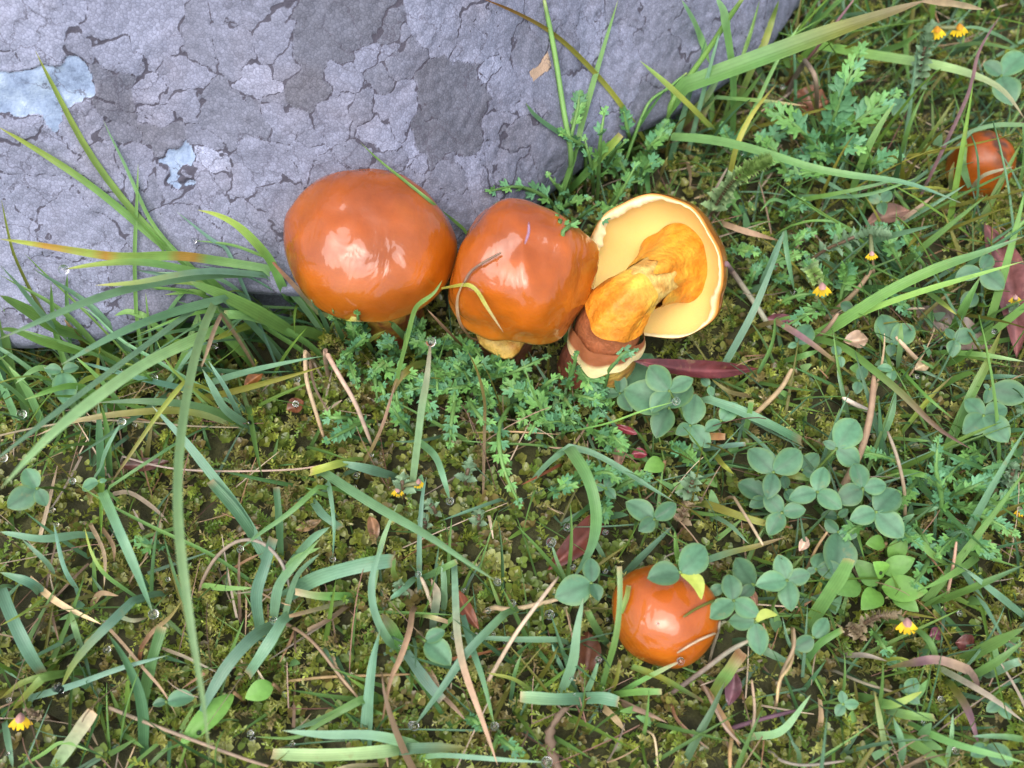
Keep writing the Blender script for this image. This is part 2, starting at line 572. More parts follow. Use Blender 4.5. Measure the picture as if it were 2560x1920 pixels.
# steeper on the shaded flank
flank = np.clip((TH - math.atan2(-.2, .22)) / .5, 0, 1)
K = kk[:, None] + flank[None, :] * .45 * (1 - kk[:, None]) * (zz[:, None] < .2)
rb = rbase(TH)
RX = CEN[0] + rb[None, :] * K * np.cos(TH)[None, :]
RY = CEN[1] + rb[None, :] * K * np.sin(TH)[None, :]
RZ = np.tile(zz[:, None], (1, len(TH)))
hx = P(610, 865, 0)[:2] - CEN                   # a hollow under the edge, beside the largest mushroom
thh = math.atan2(hx[1], hx[0])
lift_ = np.exp(-((TH - thh) / .085) ** 2)[None, :]
RZ = RZ + .0140 * lift_ * np.clip(1 - RZ / .06, 0, 1) * (RZ > -.0025)
RV = np.stack([RX, RY, RZ], -1).reshape(-1, 3)
du = np.stack([-np.sin(TH), np.cos(TH), 0 * TH], 1)
outn = np.stack([np.cos(TH), np.sin(TH), .6 + 0 * TH], 1)
outn = np.tile(unit(outn), (len(zz), 1))
disp = .0060 * vnoise(RV, 17, 3.1) + .0022 * vnoise(RV, 48, 1.7) + .0007 * vnoise(RV, 140, 5.5) + .0003 * vnoise(RV, 420, 9.1)
fade = np.clip(1.2 - np.abs(RV[:, 2] - .05) / .25, 0.2, 1)
RV = RV + outn * (disp * fade)[:, None]
RF = grid_faces(len(zz), len(TH), True)


def coarse(V):
    g = V.reshape(len(zz), len(TH), 3)[::4, ::4]
    return BVHTree.FromPolygons(g.reshape(-1, 3).tolist(), grid_faces(g.shape[0], g.shape[1], True).tolist())


rock_bvh0 = coarse(RV)

LICHEN = {'A': '''200,150,.85,26 450,270,.62,4 950,150,.72,26 850,350,.75,12 60,380,.85,6 120,600,1,q14 280,640,1,q16 60,720,1,q8 350,740,1,q6 800,500,.32,8 760,640,.3,8 760,780,.36,8
 800,950,.42,8 1030,600,.78,8 1070,760,.74,10 1050,930,.36,12 1250,550,.68,10 1400,290,.5,9 1650,80,.6,12 1770,230,.55,6 1600,380,.52,9 1750,560,.82,14 1580,800,.45,20 1900,730,.5,4 1930,430,.5,5
 2110,500,.18,12 1900,870,.64,9 2090,860,.6,6 1780,1150,.66,20 2100,1090,.72,8 1450,1120,.92,9 1290,1150,1,q7 1230,1260,.6,6 1050,1300,.45,5 300,1080,.68,16 700,1150,.65,12 300,1330,.72,14 600,1370,.7,9
 1400,1300,.66,12 1900,1400,.55,8 1750,1540,.6,9 1250,1560,.6,9 500,1500,.7,12 100,1500,.74,12 1450,960,.5,6 1280,770,.66,6 900,1180,.65,8 180,930,.72,8 560,900,.7,8''',
          'B': '''300,80,.22,16 200,150,.25,10 420,170,.3,10 60,330,.2,14 850,120,.74,22 1000,300,.72,16 310,410,.66,9 600,430,.42,8 430,560,.42,10 150,560,.62,10 500,740,.72,15 800,560,.2,10 1000,520,.22,10 1020,640,.18,8
 850,760,.18,12 760,900,.12,12 950,900,.14,14 850,1010,.16,12 1240,650,.66,14 1120,500,.8,6 1250,800,.6,10 1440,330,.42,8 1530,495,.5,t5 1620,100,.58,16 1690,420,.5,8 1900,200,.74,14 2080,400,.68,18 2120,60,.5,9
 1600,610,.48,5 1750,620,.66,7 1350,910,.36,6 1560,1000,.36,9 1340,1070,.55,9 1400,1200,.45,8 1150,1100,.62,7 900,1190,.42,10 600,980,.76,8 400,900,.78,8 420,1050,.5,8 230,800,.5,6 90,800,.62,10 250,1100,.5,6
 700,1100,.62,5 650,1250,.52,7 1080,1220,.68,9 900,1400,.6,10 720,1360,.5,6 100,1200,.55,8 350,1230,.5,6 560,280,.5,3 1300,250,.66,6 1400,600,.62,8 450,330,.6,3''',
          'C': '''100,80,.55,10 350,150,.62,12 650,80,.6,10 60,260,.5,8 170,400,.42,8 430,260,.5,8 800,60,.55,8 60,560,.4,8'''}
sites, wts, tones, typ = [], [], [], []
for zk, s in LICHEN.items():
    for tok in s.split():
        x, y, t, w = tok.split(',')
        ty = 0.0
        if w[0] in 'qt':
            ty = 1.0 if w[0] == 'q' else -1.0
            w = w[1:]
        sx, sy = px(zk, float(x), float(y))
        hit = rock_bvh0.ray_cast(Vector(CAM), Vector(ray(sx, sy)))
        if hit[0] is None:
            continue
        sites.append(tuple(hit[0]))
        wts.append(float(w) * .0003)
        tones.append(float(t))
        typ.append(ty)
for i in rng.permutation(len(RV))[:6000]:
    p = RV[i]
    dd = np.min(np.linalg.norm(np.array(sites) - p, axis=1))
    vis = project(p)
    inside = -20 < vis[0] < 2100 and -20 < vis[1] < 900 and p[2] < .12
    if dd > (.0165 if inside else .017):
        sites.append(tuple(p))
        wts.append(rng.uniform(0, .004))
        tones.append(float(np.clip(rng.normal(.57, .16), .2, .9)))
        typ.append(0.0)
sites, wts, tones, typ = map(np.array, (sites, wts, tones, typ))
warp = np.stack([vnoise(RV, 130, 1.0 + k * 7.7) * .0034 + vnoise(RV, 330, 4.0 + k * 5.1) * .0014 + vnoise(RV, 800, 2.0 + k * 3.3) * .0006 for k in range(3)], 1)
Wp = RV + warp
colr = np.zeros((len(RV), 3))
for i0 in range(0, len(RV), 4000):
    q = Wp[i0:i0 + 4000]
    d = np.linalg.norm(q[:, None] - sites[None], axis=2) - wts[None]
    two = np.argpartition(d, 1, axis=1)[:, :2]
    dv = np.take_along_axis(d, two, 1)
    sw = dv[:, 0] > dv[:, 1]
    two[sw] = two[sw][:, ::-1]
    dv.sort(axis=1)
    edge = (dv[:, 1] - dv[:, 0]) * 500
    same = (np.abs(tones[two[:, 0]] - tones[two[:, 1]]) < .06) & (tones[two[:, 0]] < .38)
    same |= (typ[two[:, 0]] == 1) & (typ[two[:, 1]] == 1)
    edge[same] = 3
    colr[i0:i0 + 4000, 0] = tones[two[:, 0]]
    colr[i0:i0 + 4000, 1] = np.clip(edge, 0, 3)
    colr[i0:i0 + 4000, 2] = typ[two[:, 0]]
groove = np.clip(1 - colr[:, 1] / .5, 0, 1)
RV = RV - outn * (groove * .00010 * (RV[:, 2] < .13))[:, None] + outn * ((colr[:, 2] == 1) * -.0006)[:, None]
ob('lichened_boulder', mesh('boulder', RV, RF, 'rock', colr), label='grey boulder crusted with patchy lichen outlined by thin black lines', category='boulder')
rock_bvh = coarse(RV)
OCC.append(rock_bvh)


# ------------------------------------------------------------------ mushrooms
CAPC = np.array([.36, .083, .002])


def cap_mesh(Rr, H, Hb, lump, shape, colfn, seed, amax=.66, n=72, m=46, pw=.86, lump2=.0):
    """dome from apex over the rim and curled under; shape(theta, a) scales the radius"""
    a = np.linspace(0, amax * math.pi, m)
    v, c = [], []
    for ai in a:
        s, k = math.sin(ai), math.cos(ai)
        r = Rr * abs(s) ** pw
        z = H * abs(k) ** .92 if k > 0 else -Hb * abs(k)
        for j in range(n):
            t = 2 * math.pi * j / n
            sc, dz = shape(t, ai)
            p = np.array([r * sc * math.cos(t), r * sc * math.sin(t), z + dz])
            nr = unit(np.array([math.cos(t) * s / Rr, math.sin(t) * s / Rr, max(k, -.5) / H]))
            p = p + nr * (lump * nz(p, 70, seed) + lump * .4 * nz(p, 190, seed + 4) + lump2 * nz(p, 480, seed + 9))
            v.append(p)
            c.append(colfn(p, t, ai))
    return np.array(v), grid_faces(m, n, True), np.array(c)


def place(v, origin, tilt_axis=(1, 0, 0), tilt=0.0, rz=0.0):
    Mx = Matrix.Rotation(tilt, 3, Vector(tilt_axis)) @ Matrix.Rotation(rz, 3, 'Z')
    A = np.array(Mx)
    return v @ A.T


def add_occ(v, f):
    OCC.append(BVHTree.FromPolygons([Vector(p) for p in v], [list(q) for q in f]))


def underside(Rr, Hb, amax, pw, shape, seed, n=72, deep=.004):
    """pore surface from the curled rim in to the stem"""
    r0 = Rr * math.sin(amax * math.pi) ** pw
    z0 = -Hb * abs(math.cos(amax * math.pi))
    v = []
    for i in range(9):
        u = i / 8
        for j in range(n):
            t = 2 * math.pi * j / n
            sc, dz = shape(t, amax * math.pi)
            r = r0 * (1 - u * .75) * sc * .995
            v.append((r * math.cos(t), r * math.sin(t), z0 + dz * (1 - u) + deep * u))
    return np.array(v), grid_faces(9, n, True)


def capcol(seed, dark=.0):
    def f(p, t, a):
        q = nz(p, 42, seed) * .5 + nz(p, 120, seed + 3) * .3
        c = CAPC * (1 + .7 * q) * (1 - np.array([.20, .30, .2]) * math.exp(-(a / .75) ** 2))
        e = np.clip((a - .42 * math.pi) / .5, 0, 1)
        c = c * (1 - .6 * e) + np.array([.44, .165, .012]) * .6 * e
        spot = np.clip(nz(p, 95, seed + 11) * 2.2 - .35, 0, 1)
        c = c * (1 - .4 * spot) + np.array([.15, .028, .004]) * .4 * spot
        pale = np.clip(nz(p, 60, seed + 21) * 2.0 - .5, 0, 1)
        return c * (1 - .3 * pale) + np.array([.42, .14, .010]) * .3 * pale
    return f


def stemcol(lo, hi, br, seed):
    """yellow flesh above, red-brown fibres below"""
    def f(p, s):
        q = nz(p, 160, seed)
        k = np.clip((s - .35) / .3 + q * .5, 0, 1)
        return np.array(lo) * (1 - k) + np.array(hi) * k if q < .45 else np.array(br)
    return f


def bbox_px(name, v):
    q = np.array([project(p) for p in v])
    print('BBOX', name, q.min(0).round(), q.max(0).round())


def mushroom(name, label, cpx, zc, Rr, H, Hb, shape, tilt_axis, tilt, seed, stem, lump=.0016, capmat='cap', colfn=None, amax=.64, pw=.86):
    c = P(*cpx, zc, gap=-1)
    base = np.array([stem[0][0], stem[0][1], float(gz(stem[0][0], stem[0][1]))]) if stem else np.array([c[0], c[1], 0])
    rt = root(name, base, label=label, category='mushroom')
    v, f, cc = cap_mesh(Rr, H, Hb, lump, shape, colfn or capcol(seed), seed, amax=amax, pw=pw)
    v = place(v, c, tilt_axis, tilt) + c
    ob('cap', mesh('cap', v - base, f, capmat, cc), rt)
    bbox_px(name, v)
    add_occ(v, f)
    u, uf = underside(Rr, Hb, amax, pw, shape, seed)
    u = place(u, c, tilt_axis, tilt) + c
    ob('pore_surface', mesh('pores', u - base, uf, 'pores', np.array([.62, .40, .08])), rt)
    return rt, base, c


# 1: largest cap, against the rock
def shp1(t, a):
    return 1 + .035 * math.cos(2 * t + .5) + .02 * math.cos(3 * t - 1.0), -.0016 * math.cos(t - 5.6) * math.sin(a)


c1 = P(925, 622, .040, gap=-1)
s1 = mpp(c1)
st1 = P(995, 822, 0, gap=-1)
rt, base, c = mushroom('tall_mushroom', 'largest glossy orange-brown mushroom cap on a yellow stem, pressed against the lichened boulder', (925, 620), .040,
                       205 * s1, .0165, .0070, shp1, (1, 0, 0), R(7), 1.3, [st1], lump=.0009)
path = catmull([st1 + (0, 0, -.006), st1 + (0, .001, .006), (st1 * .55 + c * .45), c + (0, 0, .004)], 16)
rr = np.interp(np.linspace(0, 1, 16), [0, .2, .55, .8, 1], [.0082, .0084, .0076, .0076, .009])
v, f = tube(path, rr, 20)
v += np.array([[nz(p, 150, 2) * .0012] * 3 for p in v])
cc = np.array([(np.array([.50, .29, .05]) if nz(p, 190, 5) < .02 else np.array([.27, .09, .03])) * (1 + .5 * nz(p, 330, 1)) for p in v])
ob('stem', mesh('stem', v - base, f, 'flesh', cc), rt)
add_occ(v, f)
# frayed veil ring under the cap
rp = path[11]
ra = np.linspace(0, 2 * math.pi, 40, endpoint=False)
rv = np.array([[rp + np.array([math.cos(t) * q, math.sin(t) * q, zq + .0012 * nz((math.cos(t) * 3, math.sin(t) * 3, 0), 1.7, 3)]) for t in ra] for q, zq in ((.0084, .0015), (.0108, .0005), (.0112, -.0012), (.0088, -.0016))]).reshape(-1, 3)
ob('veil_ring', mesh('veil_ring', rv - base, grid_faces(4, 40, True), 'flesh', np.array([.50, .24, .10])), rt)


# 2: square-shouldered cap with a knob
def shp2(t, a):
    s = math.sin(a)
    k = 1 + .065 * math.cos(4 * (t - .35)) + .03 * math.cos(3 * t + .6)
    k += .10 * math.exp(-((t - .22) / .22) ** 2) * math.exp(-((a - 1.15) / .28) ** 2)         # knob
    dz = -.0028 * math.exp(-((t - 5.55) / .45) ** 2) * s - .0022 * math.exp(-((t - 4.0) / .5) ** 2) * s + .0012 * math.exp(-((t - 4.75) / .3) ** 2) * s
    return k, dz


c2 = P(1300, 696, .037, gap=-1)
s2 = mpp(c2)
st2 = P(1262, 875, 0, gap=-1)
rt, base, c = mushroom('knobbed_mushroom', 'glossy orange mushroom with square-shouldered cap and small side knob, between the other two tall ones', (1300, 696), .037,
                       178 * s2, .0205, .009, shp2, (1, .2, 0), R(8), 4.1, [st2], pw=.78, lump=.0013)
path = catmull([st2 + (0, 0, -.006), st2 + (0, .001, .006), (st2 * .5 + c * .5), c + (0, 0, .004)], 16)
rr = np.interp(np.linspace(0, 1, 16), [0, .2, .55, .8, 1], [.0088, .0090, .0082, .0080, .009])
v, f = tube(path, rr, 20)
v += np.array([[nz(p, 150, 7) * .0012] * 3 for p in v])
cc = np.array([np.array([.20, .085, .045]) * (1 + .5 * nz(p, 240, 1)) for p in v])
ob('stem', mesh('stem', v - base, f, 'flesh', cc), rt)
add_occ(v, f)
rp = path[9]
rv = []
for q, zq in ((.0080, .0035), (.0105, .0030), (.0122, .0008), (.0118, -.0012), (.0086, -.0006)):
    for t in ra:
        w = 1 + .18 * math.sin(3 * t + 1) * (q > .01) + .08 * math.sin(7 * t) * (q > .011)
        rv.append(rp + np.array([math.cos(t) * q * w, math.sin(t) * q * w, zq + .0010 * math.sin(4 * t)]))
rv = np.array(rv)
cc = np.array([(np.array([.50, .32, .07]) if nz(p, 230, 3) < .1 else np.array([.40, .17, .02])) for p in rv])
ob('veil_ring', mesh('veil_ring', rv - base, grid_faces(5, 40, True), 'flesh', cc), rt)
# nick on the cap: short violet slit
a0, a1 = P(1322, 555, .08, .0002), P(1312, 610, .08, .0002)
v, f = tube(catmull([a0, (a0 + a1) / 2 + (.0004, 0, 0), a1], 8), np.array([.0001, .0002, .0003, .0003, .0003, .0003, .0002, .0001]), 6)
ob('scratch', mesh('scratch', v - base, f, 'flesh', np.array([.30, .18, .26])), rt)

# 3: upturned, torn-open mushroom showing its pores
c3 = P(1632, 672, .030, gap=-1)
s3 = mpp(c3)
to_cam = unit(CAM - c3)
upl = unit(UPS - to_cam * (UPS @ to_cam))
ax3 = unit(to_cam * .90 - RIGHT * .44 - upl * .16)          # the way the opening faces
ex = unit(np.cross(upl, ax3))
ey = np.cross(ax3, ex)
R3 = 186 * s3
D3 = .0165


def rim3(t):
    """outline of the open cap: t from +x (ex) counter-clockwise (ey up)"""
    k = 1 + .03 * math.cos(2 * t + .3) + .025 * math.cos(3 * t + 2.2)
    k -= .10 * math.exp(-((t - 3.95) / .5) ** 2)
    k += .04 * math.exp(-((t - 5.5) / .35) ** 2) - .05 * math.exp(-((t - 5.85) / .16) ** 2)
    return k + .012 * math.sin(9 * t)


def bowl(depth, scale, inner, n=96, m=26):
    v = []
    for i in range(m):
        u = i / (m - 1)
        if inner:                                # from curled-in lip down to the flat pore floor
            r, z = (scale * (.985 - .985 * u), -.0004 - depth * (1 - (1 - min(1, u * 1.55)) ** 2.2))
        else:
            a = math.pi / 2 * u
            r, z = scale * math.cos(a) ** .75, .0 - depth * math.sin(a)
        for j in range(n):
            t = 2 * math.pi * j / n
            k = 1 + (rim3(t) - 1) * (1 - u) ** .7
            v.append(c3 + ex * r * k * math.cos(t) + ey * r * k * math.sin(t) + ax3 * (z + .0010 * math.sin(3 * t + 1) * (1 - u)))
    return np.array(v), grid_faces(m, n, True)


b3 = P(1466, 945, 0, gap=-1)
rt3 = root('upturned_mushroom', b3, label='upturned torn mushroom showing pale yellow pores and a broken orange stem', category='mushroom')
v, f = bowl(D3, R3, False)
cc = np.array([capcol(8.2)(p, 0, .5 * math.pi) * (1.0 + .2 * nz(p, 90, 2)) for p in v])
ob('cap', mesh('cap3', v - b3, f, 'cap', cc), rt3)
bbox_px('upturned', v)
add_occ(v, f)
v, f = bowl(.0095, R3, True)
cc = np.array([np.array([.80, .60, .20]) * (1 + .06 * nz(p, 50, 3)) for p in v])
bot = c3 - ax3 * .0105
for i, p in enumerate(v):
    r_ = np.linalg.norm(p - bot - ax3 * ((p - bot) @ ax3))
    k = np.clip(1 - (r_ - .0065) / .0045, 0, 1)
    cc[i] = cc[i] * (1 - .55 * k) + np.array([.62, .20, .02]) * .55 * k
ob('pore_surface', mesh('pores3', v - b3, f, 'pores', cc), rt3)
add_occ(v, f)
# torn cream margin folded in over the pores, uneven in width
v, cc = [], []
nM = 160
for j in range(nM):
    t = 2 * math.pi * j / nM
    wdt = .0008 + .0012 * max(0, nz((math.cos(t), math.sin(t), 0), 2.3, 4.4) + .28) + .0026 * math.exp(-((t - 2.75) / .3) ** 2) + .0016 * math.exp(-((t - 1.9) / .5) ** 2) + .0016 * math.exp(-((t - 5.75) / .25) ** 2)
    wdt *= 1 + .35 * nz((math.cos(t), math.sin(t), 0), 14, 2)
    k = rim3(t)
    for u, zo in ((1.0, -.0006), (1.0, .0011), (.5, .0016), (.12, .0010), (0, .0002)):
        rr_ = R3 * k * (1.0 if u == 1 else 1.0) - wdt * (1 - u) - (.0002 if u == 1 else 0)
        v.append(c3 + ex * rr_ * math.cos(t) + ey * rr_ * math.sin(t) + ax3 * (zo + .0010 * math.sin(3 * t + 1)))
        base_c = np.array([.62, .26, .05]) if u == 1 else np.array([.80, .66, .36])
        cc.append(base_c * (1 + .25 * nz(v[-1], 260, 5)))
ob('torn_margin', mesh('margin3', np.array(v) - b3, [[j * 5 + k, j * 5 + k + 1, ((j + 1) % nM) * 5 + k + 1, ((j + 1) % nM) * 5 + k] for j in range(nM) for k in range(4)], 'margin', np.array(cc)), rt3)
# stem
S0 = c3 - ax3 * .0085 + RIGHT * .0035
S1 = P(1600, 722, .0365, gap=-1)
S2 = P(1528, 800, .0300, gap=-1)
S3 = P(1500, 890, .0130, gap=-1)
S4 = P(1466, 950, -.006, gap=-1)
path = catmull([S0, S1, S2, S3, S4], 44)
s_ = np.linspace(0, 1, 44)
rr = np.interp(s_, [0, .12, .24, .36, .40, .52, .62, .66, .80, .92, 1], [.0085, .0070, .0062, .0066, .0074, .0086, .0096, .0099, .0107, .0106, .008])
v, f = tube(path, rr, 32)
cc = np.zeros((len(v), 3))
nn = 32
for i in range(len(v)):
    k = min(i // nn, 43)
    s = s_[k] + .015 * nz(v[i], 200, 3)
    q = nz(v[i], 330, 6)
    if s < .13:
        c_ = np.array([.66, .21, .02])
    elif s < .36:
        c_ = np.array([.66, .44, .12]) if q < .1 else np.array([.48, .24, .05])
    elif s < .42:
        c_ = np.array([.64, .30, .03])
    elif s < .47:
        c_ = np.array([.62, .20, .015])
    elif s < .60:
        c_ = np.array([.30, .095, .035])
    elif s < .62:
        c_ = np.array([.74, .56, .24])
    else:
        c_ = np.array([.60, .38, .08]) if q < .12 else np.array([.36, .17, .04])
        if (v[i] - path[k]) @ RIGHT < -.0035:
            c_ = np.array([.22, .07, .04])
    cc[i] = c_ * (1 + .3 * q)
v = v + np.array([[nz(p, 130, 2) * .0011 + nz(p, 420, 5) * .0004] * 3 for p in v])
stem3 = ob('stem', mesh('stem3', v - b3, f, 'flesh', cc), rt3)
bbox_px('stem3', v)
add_occ(v, f)


def sleeve(path, s0, s1, rad, teeth, seed, jag, a0=-math.pi, a1=math.pi, n=80, m=7):
    """a torn membrane round the stem between s0 and s1 of its path; rad(u) is its radius; the s1 end is ragged"""
    K_ = len(path) - 1
    T_ = tangents(path)
    out = []
    for i in range(m):
        u = i / (m - 1)
        for j in range(n):
            a = a0 + (a1 - a0) * j / (n - 1)
            jg = u ** 1.5 * jag * (math.sin(a * teeth + seed) + .8 * abs(math.sin(a * teeth * .83 + 2 * seed)) ** 3 + .5 * math.sin(a * teeth * 3.1 + seed) + nz((a, seed, 0), 2.1, 1))
            k = min(max((s0 + (s1 - s0) * u + jg) * K_, 0), K_ - .001)
            i0 = int(k)
            p0 = path[i0] + (path[i0 + 1] - path[i0]) * (k - i0)
            t = unit(T_[i0] + (T_[i0 + 1] - T_[i0]) * (k - i0))
            w = unit(CAM - p0 - t * ((CAM - p0) @ t))
            y = np.cross(t, w)
            r_ = rad(u) * (1 + .05 * math.sin(3 * a + seed) + .03 * math.sin(7 * a) + .05 * nz((a * 1.3, u * 2, seed), 1.9, 2))
            out.append(p0 + r_ * (w * math.cos(a) + y * math.sin(a)))
    return np.array(out), grid_faces(m, n)


v, f = sleeve(path, .55, .63, lambda u: .0098 + .0013 * u, 3, 1.0, .012)
cc = np.array([np.array([.30, .10, .04]) if (i // 80) < 4 else np.array([.76, .60, .30]) for i in range(len(v))])
ob('torn_skin_edge', mesh('skin_edge', v - b3, f, 'margin', cc), stem3)
v, f = sleeve(path, .30, .475, lambda u: .0067 + .0024 * u, 2, 2.0, .014)
cc = np.array([(np.array([.66, .36, .045]) if (i // 80) < 2 else np.array([.62, .215, .016])) * (1 + .4 * nz(p, 220, 1)) for i, p in enumerate(v)])
ob('ring', mesh('ring3', v - b3, f, 'flesh', cc), stem3)
v, f = sleeve(path, .0, .215, lambda u: .0120 - .0052 * u ** .6, 3, .6, .030)
cc = np.array([np.array([.64, .22, .014]) * (1 + .4 * nz(p, 150, 2)) + np.array([.02, .16, .03]) * np.clip(nz(p, 260, 7) + .25, 0, 1) for p in v])
ob('torn_veil', mesh('veil3', v - b3, f, 'flesh', cc), stem3)


# 4: button in the grass
def shp4(t, a):
    return 1 + .03 * math.cos(2 * t + 1.0) + .02 * math.cos(5 * t), .0


c4 = P(1660, 1537, .012, gap=-1)
st4 = c4 + (0, .001, -.012)
rt, base, c = mushroom('button_mushroom', 'small round glossy orange button mushroom half hidden under clover leaves', (1660, 1537), .012,
                       131 * mpp(c4), .0118, .008, shp4, (1, 0, 0), R(2), 6.6, [st4], lump=.0005)
v, f = tube(catmull([c + (0, 0, -.02), c + (0, 0, .003)], 6), [.0065] * 6, 16)
ob('stem', mesh('stem', v - base, f, 'flesh', np.array([.5, .28, .05])), rt)


# 5: muddy button beyond
def col5(p, t, a):
    c = capcol(3.3)(p, t, a) * np.array([.88, .85, 1.1]) * (1 - .35 * max(0, nz(p, 210, 6)))
    d = abs(p[0] + p[1] * .25 - .0008 + .0014 * nz(p, 300, 2))
    k = np.clip(1.5 - d / .0021 + 1.0 * nz(p, 420, 8), 0, 1) * np.clip(1.2 - abs(p[1]) / .012, 0, 1)
    return c * (1 - .85 * k) + np.array([.035, .022, .012]) * .85 * k


c5 = P(2447, 418, .008, gap=-1)
rt, base, c = mushroom('muddy_mushroom', 'small dull orange mushroom with a dark muddy streak, sunk in grass beyond the others', (2447, 418), .008,
                       75 * mpp(c5), .0125, .010, shp4, (1, 0, 0), R(0), 2.7, [c5], lump=.0008, capmat='dullcap', colfn=col5, pw=.8)
v, f = tube(catmull([c + (0, 0, -.02), c + (0, 0, .003)], 6), [.0058] * 6, 16)
ob('stem', mesh('stem', v - base, f, 'flesh', np.array([.5, .28, .05])), rt)
#NEXT#
# ------------------------------------------------------------------ where things are: landmarks for labels
LAND = [((925, 800), 'the largest mushroom'), ((1270, 900), 'the knobbed mushroom'), ((1560, 930), 'the upturned mushroom'), ((1660, 1540), 'the orange button mushroom'),
        ((2447, 430), 'the muddy mushroom'), ((600, 860), 'the dark hollow'), ((620, 1500), 'the bright feathery moss'), ((780, 1050), 'the olive leafy moss'),
        ((1990, 1250), 'the large clover patch'), ((2190, 1480), 'the oval-leaved seedling'), ((2060, 720), 'the lone open yellow flower'), ((2350, 80), 'the yellow flower pair'),
        ((2265, 1560), 'the faded flower spike'), ((50, 1790), 'the yellow flower in the moss'), ((1010, 1210), 'the grey-green flowering rosette'), ((1180, 1520), 'the small chestnut dead leaf'),
        ((1440, 1380), 'the folded red-brown dead leaf'), ((1760, 905), 'the glossy purple dead leaf'), ((2510, 740), 'the long plum-coloured dead leaf'), ((1500, 400), 'the shaded boulder flank'),
        ((300, 700), 'the lower boulder face'), ((2050, 250), 'the crumpled brown leaf'), ((1310, 1560), 'the cream straw'), ((1450, 1800), 'the woody brown twig'), ((900, 1860), 'the broad flat pale blades')]
LANDW = [(P(x, y, 0, gap=-1)[:2], n) for (x, y), n in LAND]


def near(p, rank=0):
    d = sorted((math.hypot(p[0] - q[0], p[1] - q[1]), n) for q, n in LANDW)
    return d[rank][1]


USED = {}


def settle_labels():
    """look-alikes are told apart by the next thing they lie towards; what still shares a label shares a group"""
    def collect():
        by = {}
        for o in bpy.data.objects:
            if o.parent is None and 'label' in o and o.get('kind') != 'stuff':
                by.setdefault(o['label'], []).append(o)
        return {k: v for k, v in by.items() if len(v) > 1}
    for rank in (1, 2, 3):
        for lab, os_ in collect().items():
            for o in os_:
                stem_ = lab.split(', towards')[0]
                new = stem_ + ', towards ' + near(o.location, rank)
                if len(new.split()) <= 16:
                    o['label'] = new
    for lab, os_ in collect().items():
        for o in os_:
            o['group'] = lab[:70]


# ------------------------------------------------------------------ traced grass blades and stalks
GC = {'f': (.165, .325, .085), 'b': (.160, .305, .180), 'p': (.27, .42, .20), 'y': (.36, .41, .07), 'k': (.085, .20, .095), 't': (.35, .255, .155), 'r': (.25, .095, .04), 'c': (.52, .42, .27),
      'u': (.17, .095, .105), 'o': (.20, .20, .035), 'n': (.25, .17, .10), 'g': (.28, .25, .19)}
GN = {'f': 'fresh green', 'b': 'bluish green', 'p': 'pale green', 'y': 'yellow-green', 'k': 'dark green', 't': 'tan dry', 'r': 'red-brown dry', 'c': 'cream straw-like', 'u': 'purplish brown', 'o': 'olive',
      'n': 'brown dry', 'g': 'grey dry'}
